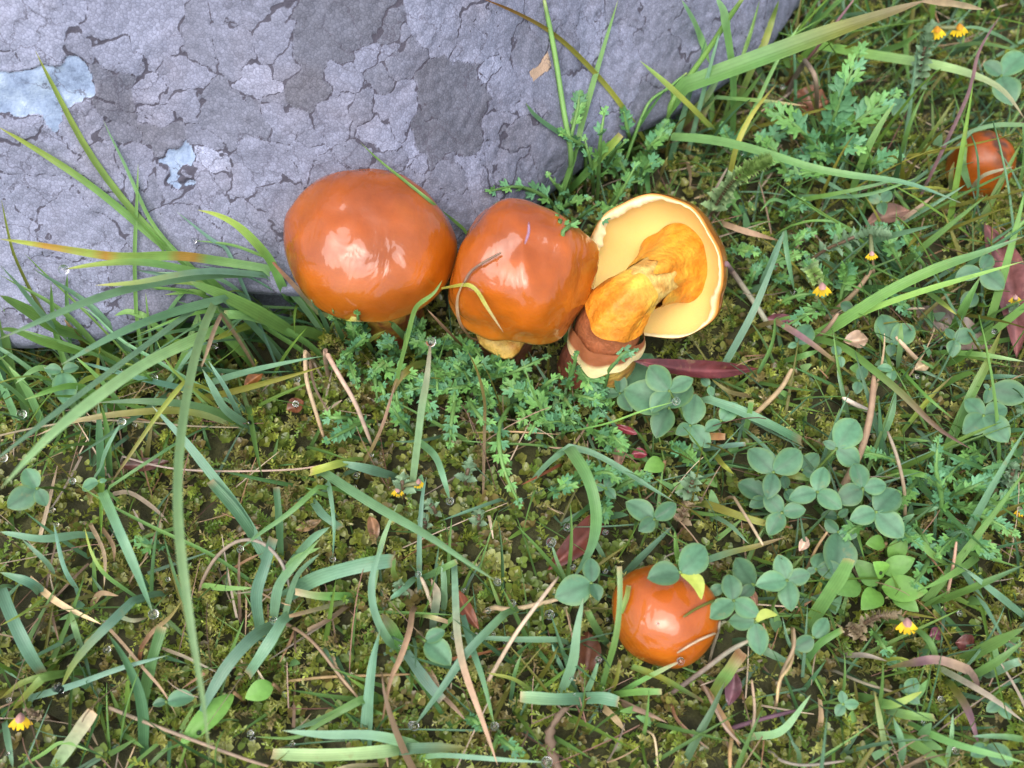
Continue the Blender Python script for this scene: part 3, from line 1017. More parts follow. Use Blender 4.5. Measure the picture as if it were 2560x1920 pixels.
# zoom  width(px)  colours root>tip(+marks: * dew at tip, x cut end, s stalk, d spots)  heights mm  : points root to tip
BLADES = '''
D 30 ffy 12,50,75 1980,900 1700,740 1450,570 1150,330 800,-62 560,-412 400,-732 300,-912 245,-1032
D 24 ffy 42,60,70 1120,310 780,20 500,-190 200,-380 -20,-510
D 14 kfb 12,30,45 1700,820 1130,270 980,20 870,-230 760,-450 715,-550
D 12 ff 20,35,45 940,760 930,400 945,20 955,-250
D 30 bfyd 30,55,70 1830,470 1500,420 1200,380 850,400 450,340 150,290 0,270
D 28 ffy* 42,58,62 1400,500 1000,430 700,440 440,480
D 26 bby 30,55,65 1830,520 1500,490 1250,510 950,570 660,590
D 30 bb 30,60,70 1820,510 1400,520 900,610 500,740 0,960
D 28 bkb 38,52,58 1550,680 1150,790 800,930 420,1140
D 22 bb 38,58,65 1440,680 1200,860 850,1120 450,1420 170,1640 -100,1850
D 38 fpp 30,62,78 1500,890 1330,970 1000,1130 700,1340 350,1620 0,2000
D 31 pppp 45,72,52 1480,720 1390,900 1320,1200 1255,1550 1220,2030 1245,2400 1290,2750 1350,3150 1410,3480 1450,3880
D 13 nt 46,56,58 1530,790 1480,900 1430,1050 1390,1160
D 26 bb 20,45,60 480,970 300,800 120,580 0,450
D 30 ff 20,40,50 560,1050 300,980 100,900 0,890
D 40 ff 28,42,50 420,900 150,740 0,660
D 12 koy 20,35,45 330,820 240,680 140,480 80,330 40,150 10,0
D 12 kf 15,28,34 470,850 460,650 465,510
D 8 ff 12,26,34 640,820 450,640 300,500 170,370
D 12 bb 15,30,38 1640,500 1560,330 1470,280 1220,80
D 28 kfy 15,46,58 2010,700 1950,600 1880,430 1780,310 1650,180 1500,100 1370,70
D 10 ff* 18,32,38 1850,400 1600,310 1340,280
D 16 fnr 12,30,40 2200,780 2050,610 1930,480 1820,350
D 44 fff 10,34,44 2010,910 1750,760 1500,640 1300,560
D 32 kfx 10,28,32 1950,870 1700,800 1540,790
D 22 fy 12,26,30 1800,840 1600,910 1450,980
D 26 bb 6,24,30 1720,1560 1560,1450 1470,1300 1400,1170
D 16 bb 6,26,34 1660,1500 1560,1300 1440,1110
D 24 fb 6,26,28 1700,1560 1400,1430 1000,1390 680,1400
D 24 bot 6,22,26 1700,1570 1300,1460 900,1470 500,1530 250,1630
D 12 bb 8,24,30 1640,1420 1300,1240 1050,1090 820,960 640,780 560,740
D 14 of 8,22,30 1480,1420 1200,1180 1070,950
D 18 bb 8,20,28 1400,1330 1000,1240 520,1110
D 22 fy 14,20,22 800,1220 620,1230 520,1300
D 14 yyn 32,30,20 1270,1260 1100,1470 880,1790 770,1950
D 20 ff 14,22,24 990,800 960,790 880,770 790,800
D 18 kf 14,24,28 1150,800 1230,680 1300,620
D 26 kk 4,18,26 700,1980 690,1700 680,1400
D 18 kf 4,20,30 760,1920 740,1600 700,1420
D 24 kf 4,18,24 300,1560 180,1300 60,1150
D 20 fb 4,20,26 560,1500 420,1300 300,1150
D 16 bf 4,22,30 900,1500 700,1250 520,1080
D 22 kf 6,20,22 180,1480 120,1250 0,1080
D 14 on 12,22,26 600,1020 520,920 440,820
E 32 kkb 8,20,28 1830,1080 1650,760 1450,500 1250,250 1050,40
E 30 kkx 6,16,20 1830,1060 1640,780 1450,560
E 30 fbb* 30,34,18 705,630 800,850 930,1150 1060,1480
E 12 kff* 4,20,28 1730,1250 1450,1060 1100,900 750,720 500,560
E 10 fk 22,24,12 760,600 1000,440 1300,250 1500,160
E 14 bb* 16,28,30 690,480 740,330 840,150
E 12 kfy 6,16,18 880,1320 720,1200 630,1050 585,880
E 24 bb 10,18,20 540,930 300,960 100,930 0,910
E 24 bb 6,16,18 530,1310 440,1150 370,850
E 16 bb 6,18,20 380,1230 330,1130 150,960
E 36 bbx 16,20,8 0,1300 80,1500 200,1750 290,1890
E 30 bbp 8,16,16 290,1330 200,1260 0,1190
E 10 fy 10,20,24 290,1380 150,1480 0,1560
E 34 bbx 6,18,20 1800,1590 1770,1350 1830,1150 1890,950
E 22 kkx 4,16,22 1940,1100 1930,850 1910,600
E 16 fb* 26,26,16 2200,600 2000,780 1800,920 1660,1030
E 12 ngs 6,20,14 1400,1250 1480,1100 1620,980 1750,965 1850,1010 1960,1140 2000,1300
E 7 ggs 10,14,12 0,245 250,190 600,140 1000,150 1300,180 1650,190
E 7 gts 8,16,16 850,390 1100,460 1400,490 1800,490 2100,475 2212,450
E 14 tn 4,10,6 780,650 900,640 1080,760 1170,860
E 13 nn 4,8,5 700,880 780,1000 790,1120
E 12 tn 4,9,8 280,930 350,650 400,440
E 20 tc 4,12,12 200,1230 400,1400 700,1550
E 18 ff 8,12,12 1410,1280 1550,1300 1750,1300
E 30 bbf 6,22,26 1890,1510 1920,1300 2000,1180 2212,960
E 24 bb 6,18,24 1960,1520 2050,1220 2212,1060
E 12 nt 4,9,9 620,850 720,1060 720,1290
E 10 rn 4,8,8 1560,1200 1700,1110 1830,1050
I 10 tt 6,14,8 720,660 850,800 1000,980 1130,1130 1220,1300
I 38 bbb 14,18,8 1790,720 1700,800 1550,980 1400,1250 1390,1330
I 34 bbx 14,16,8 1950,640 1880,760 1790,900 1710,1020
I 34 kk 3,16,18 990,1500 990,1300 950,1100 860,900 740,720
I 34 kkx 3,14,18 990,1200 1040,950 1120,680
I 28 bby* 18,20,10 920,500 780,640 620,800 500,950 420,1110
I 20 bb 6,14,16 220,1170 500,1090 830,970 1160,880
I 40 bgx 4,14,20 370,1660 500,1470 640,1270
I 30 fo 14,12,5 290,1040 200,1130 80,1260
I 22 fo 10,12,6 350,1010 150,1070 0,1180
I 14 rno 6,14,18 980,820 1050,720 1170,620 1260,500
I 12 tns 5,12,10 750,1240 1000,1340 1240,1430 1400,1490 1700,1600 1900,1660
I 20 bb 4,10,8 30,1340 60,1500 90,1660
I 12 ff 4,12,12 120,1660 300,1560 430,1480 620,1540
I 10 tg 4,8,8 1120,830 1300,900 1500,1000
I 18 tt 4,9,9 640,520 700,450 820,470
I 24 bf 4,14,12 560,830 520,700 480,560
I 14 bc 10,12,8 820,610 920,640 1020,620
F 24 ppn* 8,42,50 1190,920 1230,600 1260,350 1290,200 1310,0 1318,-70
R 15 fff 34,46,50 1170,1530 1230,1300 1290,1230 1400,1150 1470,1040
F 34 bbb* 14,30,34 560,820 620,860 850,1010 1050,1130 1300,1270 1550,1440 1780,1590
F 30 fyx 10,18,16 790,740 650,780 480,830
F 30 bb 6,14,14 1000,840 850,800 660,760
F 16 bb* 18,24,14 600,900 620,950 650,1200 640,1430
F 22 fbb* 12,24,18 1240,620 1350,720 1410,880 1450,1030
F 16 bb 6,18,18 1240,1550 1240,1300 1260,1000 1290,860
F 14 bb 8,16,14 1800,1020 1600,1090 1380,1170
F 18 bb 6,16,20 920,1640 950,1450 1000,1260 1090,1050
F 24 bb 4,14,16 330,1480 500,1290 620,1210
F 22 bf 4,12,14 250,1640 370,1440 560,1350
F 26 bbx 6,12,10 500,1030 580,1130 700,1220
F 15 tcs 30,28,8 590,-10 690,170 800,360 910,640
F 14 cts 20,18,8 450,0 460,190 520,400 580,590
F 12 nn 14,16,8 480,60 520,250 630,440
F 24 fon 12,20,8 1280,70 1180,110 1090,200 1030,340
F 12 onn 10,22,26 900,690 980,520 1040,330 1080,200
F 10 no 4,20,36 1680,1010 1690,500 1690,330 1640,130 1570,-10
F 9 ff 4,10,12 2190,660 2000,640 1750,630 1500,610
F 9 oc 6,12,12 1600,560 1850,550 2212,570
F 10 rr 4,8,8 2212,780 2080,850 1940,920
F 12 nr 4,8,8 1480,1330 1300,1340 1100,1440
J 44 bbbx 6,20,20 310,480 500,360 750,280 1000,230 1060,230
J 26 fbb 6,22,26 1100,815 1040,800 950,640 910,480 920,300 1000,80
J 38 bbb 4,14,16 870,1420 890,1150 920,900 970,700
J 46 ffn 6,12,12 1130,850 1050,700 980,590
J 32 bbx 6,10,10 1140,850 1230,980 1320,1100 1400,1190
J 30 fbb* 20,20,8 1830,590 1700,720 1550,880 1430,1060 1300,1240 1205,1370
J 24 bbtt 10,22,16 1480,250 1490,500 1500,720 1540,950 1620,1180 1700,1400 1780,1640
J 20 bbf* 10,20,16 1540,600 1600,820 1680,1050 1760,1370
J 18 bb* 10,14,14 2212,770 1950,770 1700,760 1490,740
J 38 bppx 8,14,14 1080,1530 1030,1540 800,1560 500,1570 220,1560
J 30 fbb 8,16,20 1180,1490 900,1430 600,1430 290,1400
J 40 bbo 6,14,14 1080,1530 1300,1520 1580,1520
J 16 fbb* 6,14,16 1240,1590 1400,1570 1800,1600 2120,1620
J 26 ffb 12,12,6 830,1190 600,1310 350,1400
J 14 fff* 12,12,8 800,1220 560,1350 380,1450 80,1440
J 26 fftx 6,14,16 760,470 550,470 380,440
J 28 nnx 6,12,12 740,540 600,640 460,710
J 14 knx 6,12,14 760,500 500,570 340,610
J 11 nnts 8,14,8 300,650 450,740 560,850 650,970 830,1190
J 10 tns 4,8,6 320,1060 600,1030 900,1020 1180,1010
J 14 ctn 8,8,6 640,880 690,1040 830,1190
J 14 ccs 4,18,18 1730,1030 1900,740 2060,520 2200,340
J 16 ccs 6,10,12 1760,550 1900,560 2212,490
J 20 ntn 14,18,6 1190,580 1170,720 1100,920 1040,1050 970,1400
J 18 ofx 4,14,16 1090,370 1060,300 1060,210
J 20 kfx 6,14,16 1300,330 1400,280 1500,230
J 24 bx 6,14,14 1190,360 1120,430 1030,490
J 24 bb 4,12,14 1410,520 1410,380 1400,220
J 14 cts 4,10,12 1330,550 1290,430 1250,340
J 14 ftx 6,10,8 1260,600 1340,620 1440,650
J 26 bt 6,10,10 1350,560 1360,450 1320,350
J 20 tt 4,8,6 1250,900 1330,1020 1400,1150
J 16 tt 4,8,8 1380,1140 1480,1240 1560,1330
J 12 rr 3,7,7 1300,930 1500,900 1700,860 1850,820
J 16 tcx 4,10,12 880,1640 740,1650 580,1700
J 12 fy 4,12,14 2000,1110 1880,1040 1700,1000
J 14 kf 3,10,12 1880,1130 1900,1000 1950,860
G 40 pffb 30,30,6 340,610 430,740 500,900 530,1120 480,1330 360,1520
G 22 bbb 26,20,14 340,600 500,640 720,760 900,880 1070,980
G 8 kff* 8,24,30 300,500 600,440 850,350 1080,285
G 8 ff 6,24,34 250,600 150,350 80,200 20,0
G 34 bbkx 14,16,8 1300,270 1500,340 1700,430 1950,560
G 34 kb 4,14,16 720,1480 850,1350 1050,1150
G 16 ff 4,12,14 1100,1440 1080,1300 1070,1180
G 20 bboN 6,14,16 1270,1390 1450,1330 1620,1290 1830,1225
G 24 foyr 8,14,12 1280,990 1500,1070 1700,1130 1890,1160
G 12 fb* 6,16,20 330,1550 260,1400 215,1260
G 8 bb* 8,10,10 880,1130 600,1150 330,1155
G 10 tccs 8,20,24 1480,950 1580,1110 1680,1280
G 16 cts 4,14,20 1620,380 1800,200 1880,60
G 16 ffx 4,14,20 1550,520 1580,400 1600,280
G 14 no 4,10,10 1600,250 1450,220 1320,130
G 22 frx 6,10,10 1070,490 1200,520 1420,530
G 20 foy 6,12,10 1340,640 1400,720 1480,790
G 14 bb 4,14,16 1300,1060 1450,1140 1580,1270
G 16 bb 6,14,16 1500,440 1650,560 1800,700
G 18 bx 6,12,14 1320,610 1450,590 1560,580
G 16 bb 4,10,12 560,1330 500,1200 560,1080
K 18 kfpx 4,26,34 640,1030 690,850 760,600 790,300 785,50
K 30 bbb 4,18,22 330,1040 420,800 450,550 500,300
K 18 bb* 4,14,18 520,1060 580,920 620,790
K 16 oox 4,14,16 710,1040 760,950 790,790
K 38 bbpx 6,14,16 510,1090 300,1100 0,1080
K 36 bbx 6,10,10 510,1090 650,1090 780,1120
K 20 ffx 4,12,14 760,1060 950,1040 1120,1040
K 16 fft* 4,16,18 820,1030 1000,930 1180,840 1270,800
K 40 fyfnx 14,14,8 880,840 1100,920 1300,1030 1460,1120
K 16 ugs 4,16,22 1240,1020 1450,870 1650,720 1800,640
K 28 bbb 4,14,14 1280,1640 1400,1400 1520,1180 1620,960
K 40 ofrx 6,14,16 1560,1010 1650,880 1760,720
K 28 bb 8,10,8 1820,650 1980,740 2150,820
K 10 tts 4,18,16 2150,530 2150,800 2050,950 2030,1130
K 30 nt 4,9,7 800,1130 1000,1210 1170,1290
K 22 nt 6,8,5 660,1170 750,1250 830,1350
K 8 ccs 3,8,4 980,1340 1060,1400 1090,1640
K 12 tts 4,10,8 1440,970 1530,1150 1620,1320 1740,1450
K 24 kfx 6,16,18 660,630 580,500 530,390
K 16 fox 10,18,20 800,420 840,300 860,200
K 10 ggs 3,10,14 1520,700 1560,580 1580,480
K 14 bb 4,10,10 330,850 280,740 250,660
K 12 fk* 8,8,5 650,1020 650,1120 640,1190
K 9 oos 8,16,20 1530,320 1400,380 1290,450
K 8 cts 8,16,20 1560,570 1400,640 1240,735
K 12 rn 3,7,6 1200,1150 1240,1260 1380,1400 1500,1500
C 60 fffon 30,46,56 260,490 500,400 800,290 1100,180 1400,80 1650,0
C 18 fffs 6,34,60 140,770 170,620 240,500 400,280 500,120 600,-20
C 26 fp 48,54,58 500,170 480,60 440,-10
C 20 fb 30,44,54 370,270 310,120 240,0
C 30 fffb 18,36,28 140,785 400,800 700,870 1000,970 1300,1020 1550,1050 1850,1170
C 26 fyf 14,34,44 420,740 300,620 150,480 0,350
C 18 foyo 6,26,34 480,1180 520,1000 560,830 650,650 790,480
C 14 bft 18,24,24 440,560 700,580 960,610
C 20 nnf 6,18,22 250,760 350,670 440,560
C 34 ffpg 14,30,34 1030,260 1250,300 1500,340 1750,380 1950,440 2100,520 2212,680
C 22 ff 8,26,34 1230,1080 1300,880 1400,690 1470,590
C 14 fb 34,30,22 2212,720 2050,720 1900,760 1720,850
C 14 ffb 10,24,26 880,1160 1200,1100 1500,1030
C 12 bf 10,22,24 920,1130 1250,1130 1450,1080 1600,1020
C 22 bb 10,22,26 700,1650 770,1480 830,1330
C 16 bbb* 22,22,10 830,1330 850,1480 890,1680
C 10 bf 8,14,14 850,1170 760,1150 690,1220
C 10 ffb 10,18,16 870,1300 1000,1270 1150,1290 1200,1390
C 22 fyf 8,24,36 690,300 720,240 760,120 800,0
C 14 ff 8,26,40 600,300 640,180 690,0
C 14 kff 6,24,36 500,850 620,700 800,330 930,130
C 16 gts 30,32,8 950,350 1010,450 1020,640
C 10 rus 6,30,44 850,480 1000,300 1230,0
C 20 ntq 54,52,46 1630,2 1800,20 1980,55
C 14 gg 12,22,24 1900,1100 1980,1010 2150,960
C 20 ttn 8,14,10 470,1285 600,1330 800,1385
C 12 to 4,18,24 95,1070 125,990 160,900
C 10 gns 4,16,20 880,520 820,570 700,640
C 14 ff 4,20,26 1500,900 1560,700 1650,500
C 12 fo 4,18,24 1600,880 1700,740 1820,560
C 22 kf 4,16,18 1900,1080 1860,950 1880,800
C 16 ko 4,16,18 1800,1150 1790,1020 1810,930
C 10 oy 8,14,18 1850,1120 1700,1080 1500,1090
C 14 nt 4,12,14 1440,1310 1560,1230 1700,1120
C 12 uu 20,36,44 1750,850 1900,520 1950,300 2080,80
C 22 kf 6,26,34 1650,330 1800,270 1980,250 2212,300
C 20 kf 4,22,30 1350,300 1500,260 1620,180
C 18 kp 6,30,40 2212,300 2100,220 1950,160 1850,160
C 10 ffs 6,20,30 0,700 60,580 160,510 270,420
C 24 ok 6,20,26 220,740 380,560 480,400
C 12 nn 4,12,14 270,920 290,1010 285,1090
M 36 fffb 6,32,50 670,830 900,700 1200,500 1600,310 1900,210 2212,90
M 20 fff 6,28,44 670,850 1000,660 1400,510 1800,390 2212,270
M 24 bffnu 10,26,20 720,840 900,890 1100,1050 1300,1210 1480,1390 1600,1500 1830,1640
M 22 bbb 6,22,28 0,1080 130,850 250,620 370,330 470,70
M 20 ouo 16,18,8 410,710 550,790 750,930 1000,1130
M 18 uggs 4,12,6 45,290 150,430 300,650 370,770
M 14 kff 4,14,20 280,1080 370,900 400,760 400,690 450,670
M 10 ff 10,14,14 450,690 550,670 700,645
M 18 bf 4,18,22 1290,1080 1310,900 1320,720
M 24 bb 4,16,18 1140,1640 1240,1400 1280,1200
M 30 ffo 4,20,24 1650,1640 1800,1300 1950,1000 2050,760
M 28 ff 4,20,26 1700,760 1780,600 1890,390
M 20 ffp 10,24,28 1620,930 1900,950 2212,1000
M 22 tns 4,18,22 900,1900 1030,1640 1100,1350 1120,1100
M 14 ccs 4,16,20 1470,1020 1380,930 1280,820
M 14 nts 4,14,20 680,850 780,760 860,650
M 16 tns 4,14,18 800,660 980,500 1100,340
M 14 on 4,12,16 1450,700 1600,560 1800,420
M 10 ff 10,18,16 1320,1060 1500,1250 1700,1420
M 16 ffy 8,20,22 1480,470 1600,560 1720,660
M 20 bb 4,14,16 1770,1130 2000,1110 2212,1110
M 18 tt 4,14,16 1920,1220 2060,1160 2212,1090
M 18 fyn 6,14,18 1400,1420 1550,1240 1700,1100
M 14 bb 4,14,18 930,1400 900,1260 850,1060
M 22 ff 6,14,14 480,990 600,960 720,920
M 16 gcs 6,14,16 1100,1370 980,1310 890,1260
N 42 fffx 6,22,32 690,1570 800,1400 880,1280 940,1160
N 12 tgs 4,22,26 1345,880 1340,650 1290,420 1220,230
N 24 ffb 6,18,24 1650,1440 1900,1340 2212,1200
N 22 bff 16,16,6 1380,940 1550,1130 1690,1215
N 22 bb 6,16,18 2212,1570 2000,1400 1770,1220
N 14 oyr 4,12,14 680,1460 730,1340 780,1200
N 24 ff 4,14,16 1230,540 1400,530 1560,570
N 22 ff 4,14,16 1220,270 1400,290 1540,300
N 20 fb 4,12,14 1400,820 1500,800 1600,780
N 26 bbp 8,16,14 1640,1020 1740,960 1850,950
N 24 pf 4,12,14 780,480 820,300 870,60
N 26 oof 8,12,10 430,530 560,550 680,590
N 10 ts 4,14,20 620,1260 700,1080 780,960
N 10 ttss 4,14,18 1650,1440 1700,1180 1720,1030
N 20 fb 4,14,18 1740,760 1900,750 2020,780
N 14 oy 4,12,12 1150,1900 1300,1880 1400,1900
N 20 kf 4,18,22 2212,420 2080,470 1900,500
N 18 kf 4,16,20 2212,330 2160,400 2120,290
L 30 utuo 20,22,10 1830,980 1620,910 1450,930 1260,965
L 36 fff 4,18,26 1780,920 2000,800 2212,690
L 26 kff 4,16,20 1800,1050 2000,940 2212,780
L 26 ffo 20,20,6 1500,720 1570,800 1620,950 1640,1120
L 30 ffy 4,14,16 1100,1170 1300,1220 1510,1130
L 28 bffx 4,14,14 1210,1240 1400,1290 1600,1310
L 32 fff 4,14,18 1220,1290 1400,1450 1560,1560 1690,1660
L 22 fff 4,16,20 1380,1330 1700,1480 2212,1620
L 30 bb 4,16,18 1360,1660 1370,1500 1310,1310
L 18 opo 4,14,18 1280,1660 1230,1400 1180,1130
L 20 pgg 4,14,16 1650,980 1800,1060 2000,1180 2212,1340
L 24 fouu 4,14,12 1700,1070 1820,1250 1900,1500
L 24 bbx 6,14,16 1970,1020 2100,950 2190,920
L 12 tts 4,16,18 500,1200 540,1000 620,830 620,690
L 10 gts 4,14,16 330,1420 350,1250 330,1050
L 10 gts 4,12,12 910,990 1100,1070 1330,1140
L 14 uus 4,8,8 200,1380 400,1320 640,1260
L 10 ggs 4,8,8 480,1560 540,1610 700,1640 970,1610
L 24 kfx 4,12,14 700,930 800,800 960,700
L 16 kb 6,12,14 700,920 590,800 540,610
L 24 ppp 4,10,12 340,1440 540,1400 740,1150
L 20 gg 4,10,10 990,880 1120,880 1270,920
L 20 ttx 4,8,8 800,1390 810,1290 800,1180
L 14 fb 4,14,18 660,1620 650,1540 600,1470
L 22 fb 4,14,16 2212,1460 2050,1440 1850,1440
L 14 bb 6,14,16 1680,1600 1710,1450 1720,1280
L 14 tns 4,10,10 200,1400 180,1540 180,1660
L 18 ttn 4,9,8 20,1120 150,1330 250,1520
B 18 fffs 6,28,44 1700,1330 1740,1100 1690,800 1620,350 1550,0
B 18 fff 24,36,50 1748,1110 1830,780 1930,430 2060,0
B 16 fyor 10,34,60 2240,960 2050,680 1850,450 1600,220 1300,60 1120,-10
B 22 ffyx 6,28,40 1720,1320 1900,1130 2080,930
B 18 kk 20,28,34 1830,1050 1700,950 1500,810 1420,710
B 12 fff 16,38,52 990,1580 800,1420 600,1260 400,1100 280,985
R 20 kf 4,14,18 1230,1600 1100,1480 990,1370
R 18 fy 4,14,16 780,1620 870,1540 985,1470
R 20 fyn 8,16,18 560,1390 690,1370 800,1400
R 18 kf 4,14,14 720,1600 690,1500 700,1400
R 14 bb 4,14,14 1400,1640 1300,1560 1150,1500
R 16 kf 4,18,22 620,1560 560,1420 520,1280
R 16 kb 4,18,24 500,1500 420,1330 330,1200
R 14 ff 4,14,18 880,1660 820,1560 760,1430
R 16 of 4,14,16 1180,1680 1150,1560 1180,1440
R 14 kf 4,12,14 1080,1690 1000,1600 900,1560
R 13 yyyt 40,50,46 1460,1110 1570,1090 1700,1075 1780,1140 1850,1260 2000,1490
R 8 ns 40,52,56 1660,1060 1720,960 1850,870 1980,800
R 10 nt 24,40,46 1720,1540 1620,1400 1600,1200 1660,1040
R 13 ont 8,26,34 1690,1650 1500,1460 1340,1290
'''


def blade_mesh(p, w, cols, cut, stalk, seed, spots=False, n=3):
    """p: path, w: greatest width in metres"""
    m_ = len(p)
    s = np.linspace(0, 1, m_)
    if stalk:
        rad = w * .5 * np.interp(s, [0, .1, .9, 1], [.9, 1, .85, .55])
        v, f = tube(p, rad, 7)
        ss = np.concatenate([np.repeat(s, 7), [0, 1]])
        tt_ = np.concatenate([np.tile(np.linspace(-1, 1, 7), m_), [0, 0]])
    else:
        t = tangents(p)
        nrm = unit(CAM - p) * .6 + np.array([0, 0, .5])
        rs = np.random.default_rng(seed)
        tw = rs.normal(0, .35) + s * rs.normal(0, .45)
        side = unit(np.cross(t, nrm))
        nn_ = np.cross(side, t)
        sd = side * np.cos(tw)[:, None] + nn_ * np.sin(tw)[:, None]
        n2 = np.cross(sd, t)
        prof_ = np.interp(s, [0, .12, .35, .7, .9, 1.0], [.62, .8, 1, .82, .45, .03]) if not cut else np.interp(s, [0, .15, .5, .93, 1.0], [.7, .9, 1, .92, .84])
        hw = w * .5 * prof_ * (1 + .05 * np.sin(s * 13 + seed))
        rows = []
        for off, dp in ((-1, .0), (-.5, .13), (0, .30), (.5, .13), (1, .0)):
            rows.append(p + sd * (hw * off)[:, None] - n2 * (hw * dp)[:, None])
        v = np.stack(rows, 1).reshape(-1, 3)
        f = grid_faces(m_, 5).tolist()
        ss = np.repeat(s, 5)
        tt_ = np.tile(np.array([-1, -.5, 0, .5, 1]), m_)
    C = np.array([GC[c] for c in cols])
    k = len(C)
    xs = np.linspace(0, 1, k) if k > 1 else np.array([0.])
    rs = np.random.default_rng(seed + 5)
    jit = np.clip(rs.normal(1, .14), .7, 1.35) * np.array([rs.normal(1, .06), 1, rs.normal(1, .09)])
    cc = np.stack([np.interp(ss, xs, C[:, i]) for i in range(3)], 1) * jit
    cc *= (1 + .10 * np.abs(tt_) - .06)[:, None]
    tipk = np.clip((ss - .94) / .06, 0, 1)[:, None] * (.75 if cut else .35)
    cc = cc * (1 - tipk) + np.array([.42, .30, .16]) * tipk
    if spots:
        for _ in range(5):
            q = rs.uniform(.3, .95)
            kk_ = (np.exp(-((ss - q) / .025) ** 2) * .8)[:, None]
            cc = cc * (1 - kk_) + np.array([.40, .17, .03]) * kk_
    return v, f, cc, np.stack([ss, tt_, 0 * ss], 1)


_r = random.Random(11)
EXTRA = []
for _i in range(34):                           # the rest of the tuft that leans along the rock
    if _i % 2:
        bx_, by_ = _r.uniform(560, 760), _r.uniform(770, 850)
        an_ = R(_r.uniform(150, 205))
        ln_e = _r.uniform(140, 420)
    else:
        bx_, by_ = _r.uniform(20, 420), _r.uniform(900, 1040)
        an_ = R(_r.uniform(95, 185))
        ln_e = _r.uniform(130, 380)
    ex_, ey_ = bx_ + math.cos(an_) * ln_e, by_ - math.sin(an_) * ln_e
    mx_, my_ = (bx_ + ex_) / 2 + _r.uniform(-25, 25), (by_ + ey_) / 2 - _r.uniform(5, 55)
    EXTRA.append('S %d %s 5,%d,%d %d,%d %d,%d %d,%d' % (_r.choice([9, 12, 14, 18, 22]), _r.choice(['ff', 'fb', 'kf', 'bb', 'ffy', 'kb']), _r.randint(16, 34), _r.randint(22, 44), bx_, by_, mx_, my_, ex_, ey_))
DEW = []                                       # (point, radius)
nb = 0
for line in BLADES.strip().split('\n') + EXTRA:
    tk = line.split()
    z, w, cs, hs = tk[0], float(tk[1]), tk[2], [float(h) / 1000 for h in tk[3].split(',')]
    pts = [tuple(map(float, q.split(','))) for q in tk[4:]]
    marks = {'*': '*' in cs, 'x': 'x' in cs, 's': 's' in cs and len(cs) > 1, 'd': 'd' in cs, 'q': 'q' in cs}
    cols = [c.lower() for c in cs if c.lower() in GC]
    pp = catmull([px(z, *q) for q in pts], 20)
    s = np.linspace(0, 1, 20)
    hh = hs[0] * (1 - s) * (1 - 2 * s) + 4 * hs[1] * s * (1 - s) + hs[2] * s * (2 * s - 1)
    path = np.array([P(a, b_, h_) for (a, b_), h_ in zip(pp, hh)])
    for k in range(2):                          # ease kinks where a blade leans on something
        path[1:-1] = .25 * path[:-2] + .5 * path[1:-1] + .25 * path[2:]
    wm = w * .86 * mpp(path[10])
    g0 = float(gz(path[0][0], path[0][1]))
    back_ = path[0] - path[1]
    back_[2] = 0
    near_cap = min((b_.find_nearest(Vector(path[0]))[3] or 1) for b_ in OCC[1:]) < .004
    if path[0][2] - g0 > .004 and not near_cap and not marks['q']:
        rise = path[0][2] - g0
        r0 = path[0] + unit(back_) * min(rise * .5, .012)
        r0[2] = float(gz(r0[0], r0[1])) - .003
        ext = catmull([r0, r0 * .5 + path[0] * .5 + np.array([0, 0, rise * .12]), path[0]], 7)[:-1]
        path = np.vstack([ext, path])
    nb += 1
    v, f, cc, st = blade_mesh(path, wm, cols, marks['x'], marks['s'], nb * 7 + 3, marks['d'])
    L_ = float(np.sum(np.linalg.norm(np.diff(path, axis=0), axis=1)))
    mid = path[len(path) // 2]
    dry = cols[len(cols) // 2] in 'trcugn'
    kind = 'dry_stalk' if (dry and marks['s']) else ('dry_grass_leaf' if dry else ('grass_stalk' if marks['s'] else 'grass_leaf'))
    size = ('long' if L_ > .075 else 'short' if L_ < .035 else 'medium-length')
    wide = 'broad' if w >= 30 else 'hair-thin' if w <= 10 else 'narrow' if w < 17 else ''
    feat = []
    if marks['*']:
        feat.append('dewdrop-tipped')
    if marks['x']:
        feat.append('cropped')
    if not dry and cols[-1] in 'ytnor' and cols[0] not in 'ytnor':
        feat.append('yellow-tipped')
    noun = {'dry_stalk': 'stalk', 'dry_grass_leaf': 'blade', 'grass_stalk': 'grass stalk', 'grass_leaf': 'grass blade'}[kind]
    lab = ' '.join(x for x in (size, wide, feat[0] if feat else '', GN[cols[len(cols) // 2]], noun, 'by', near(mid)) if x)
    o = ob(kind, mesh(kind, v - path[0], f, 'litter' if dry else 'grass', cc, st), label=lab, category='grass')
    o.location = path[0].tolist()
    if marks['*']:
        DEW.append((path[-1], rng.uniform(.0008, .0013)))


# ------------------------------------------------------------------ leaf shapes
def leaf_grid(nu, nv, wfun, fold=.25, cup=.1, droop=.0, wave=0.0, seed=0, teeth=0, tooth=.1):
    """unit leaf along +x from the origin, width from wfun(u); z up"""
    v = []
    for i in range(nu):
        u = i / (nu - 1)
        w = wfun(u)
        for j in range(nv):
            t = -1 + 2 * j / (nv - 1)
            ww = w * t
            uu = u
            if teeth and abs(t) > .99:
                ww *= 1 + tooth * (1 if i % 2 else -1)
            zc = fold * abs(ww) + cup * (u - .5) ** 2 * -1 - droop * u * u + wave * math.sin(u * 9 + t * 2 + seed) * abs(t)
            v.append((uu, ww, zc))
    return np.array(v), grid_faces(nu, nv).tolist()


def frame(xd, up):
    x = unit(xd)
    z = unit(up - x * (np.asarray(up) @ x))
    y = np.cross(z, x)
    return Matrix(((x[0], y[0], z[0], 0), (x[1], y[1], z[1], 0), (x[2], y[2], z[2], 0), (0, 0, 0, 1)))


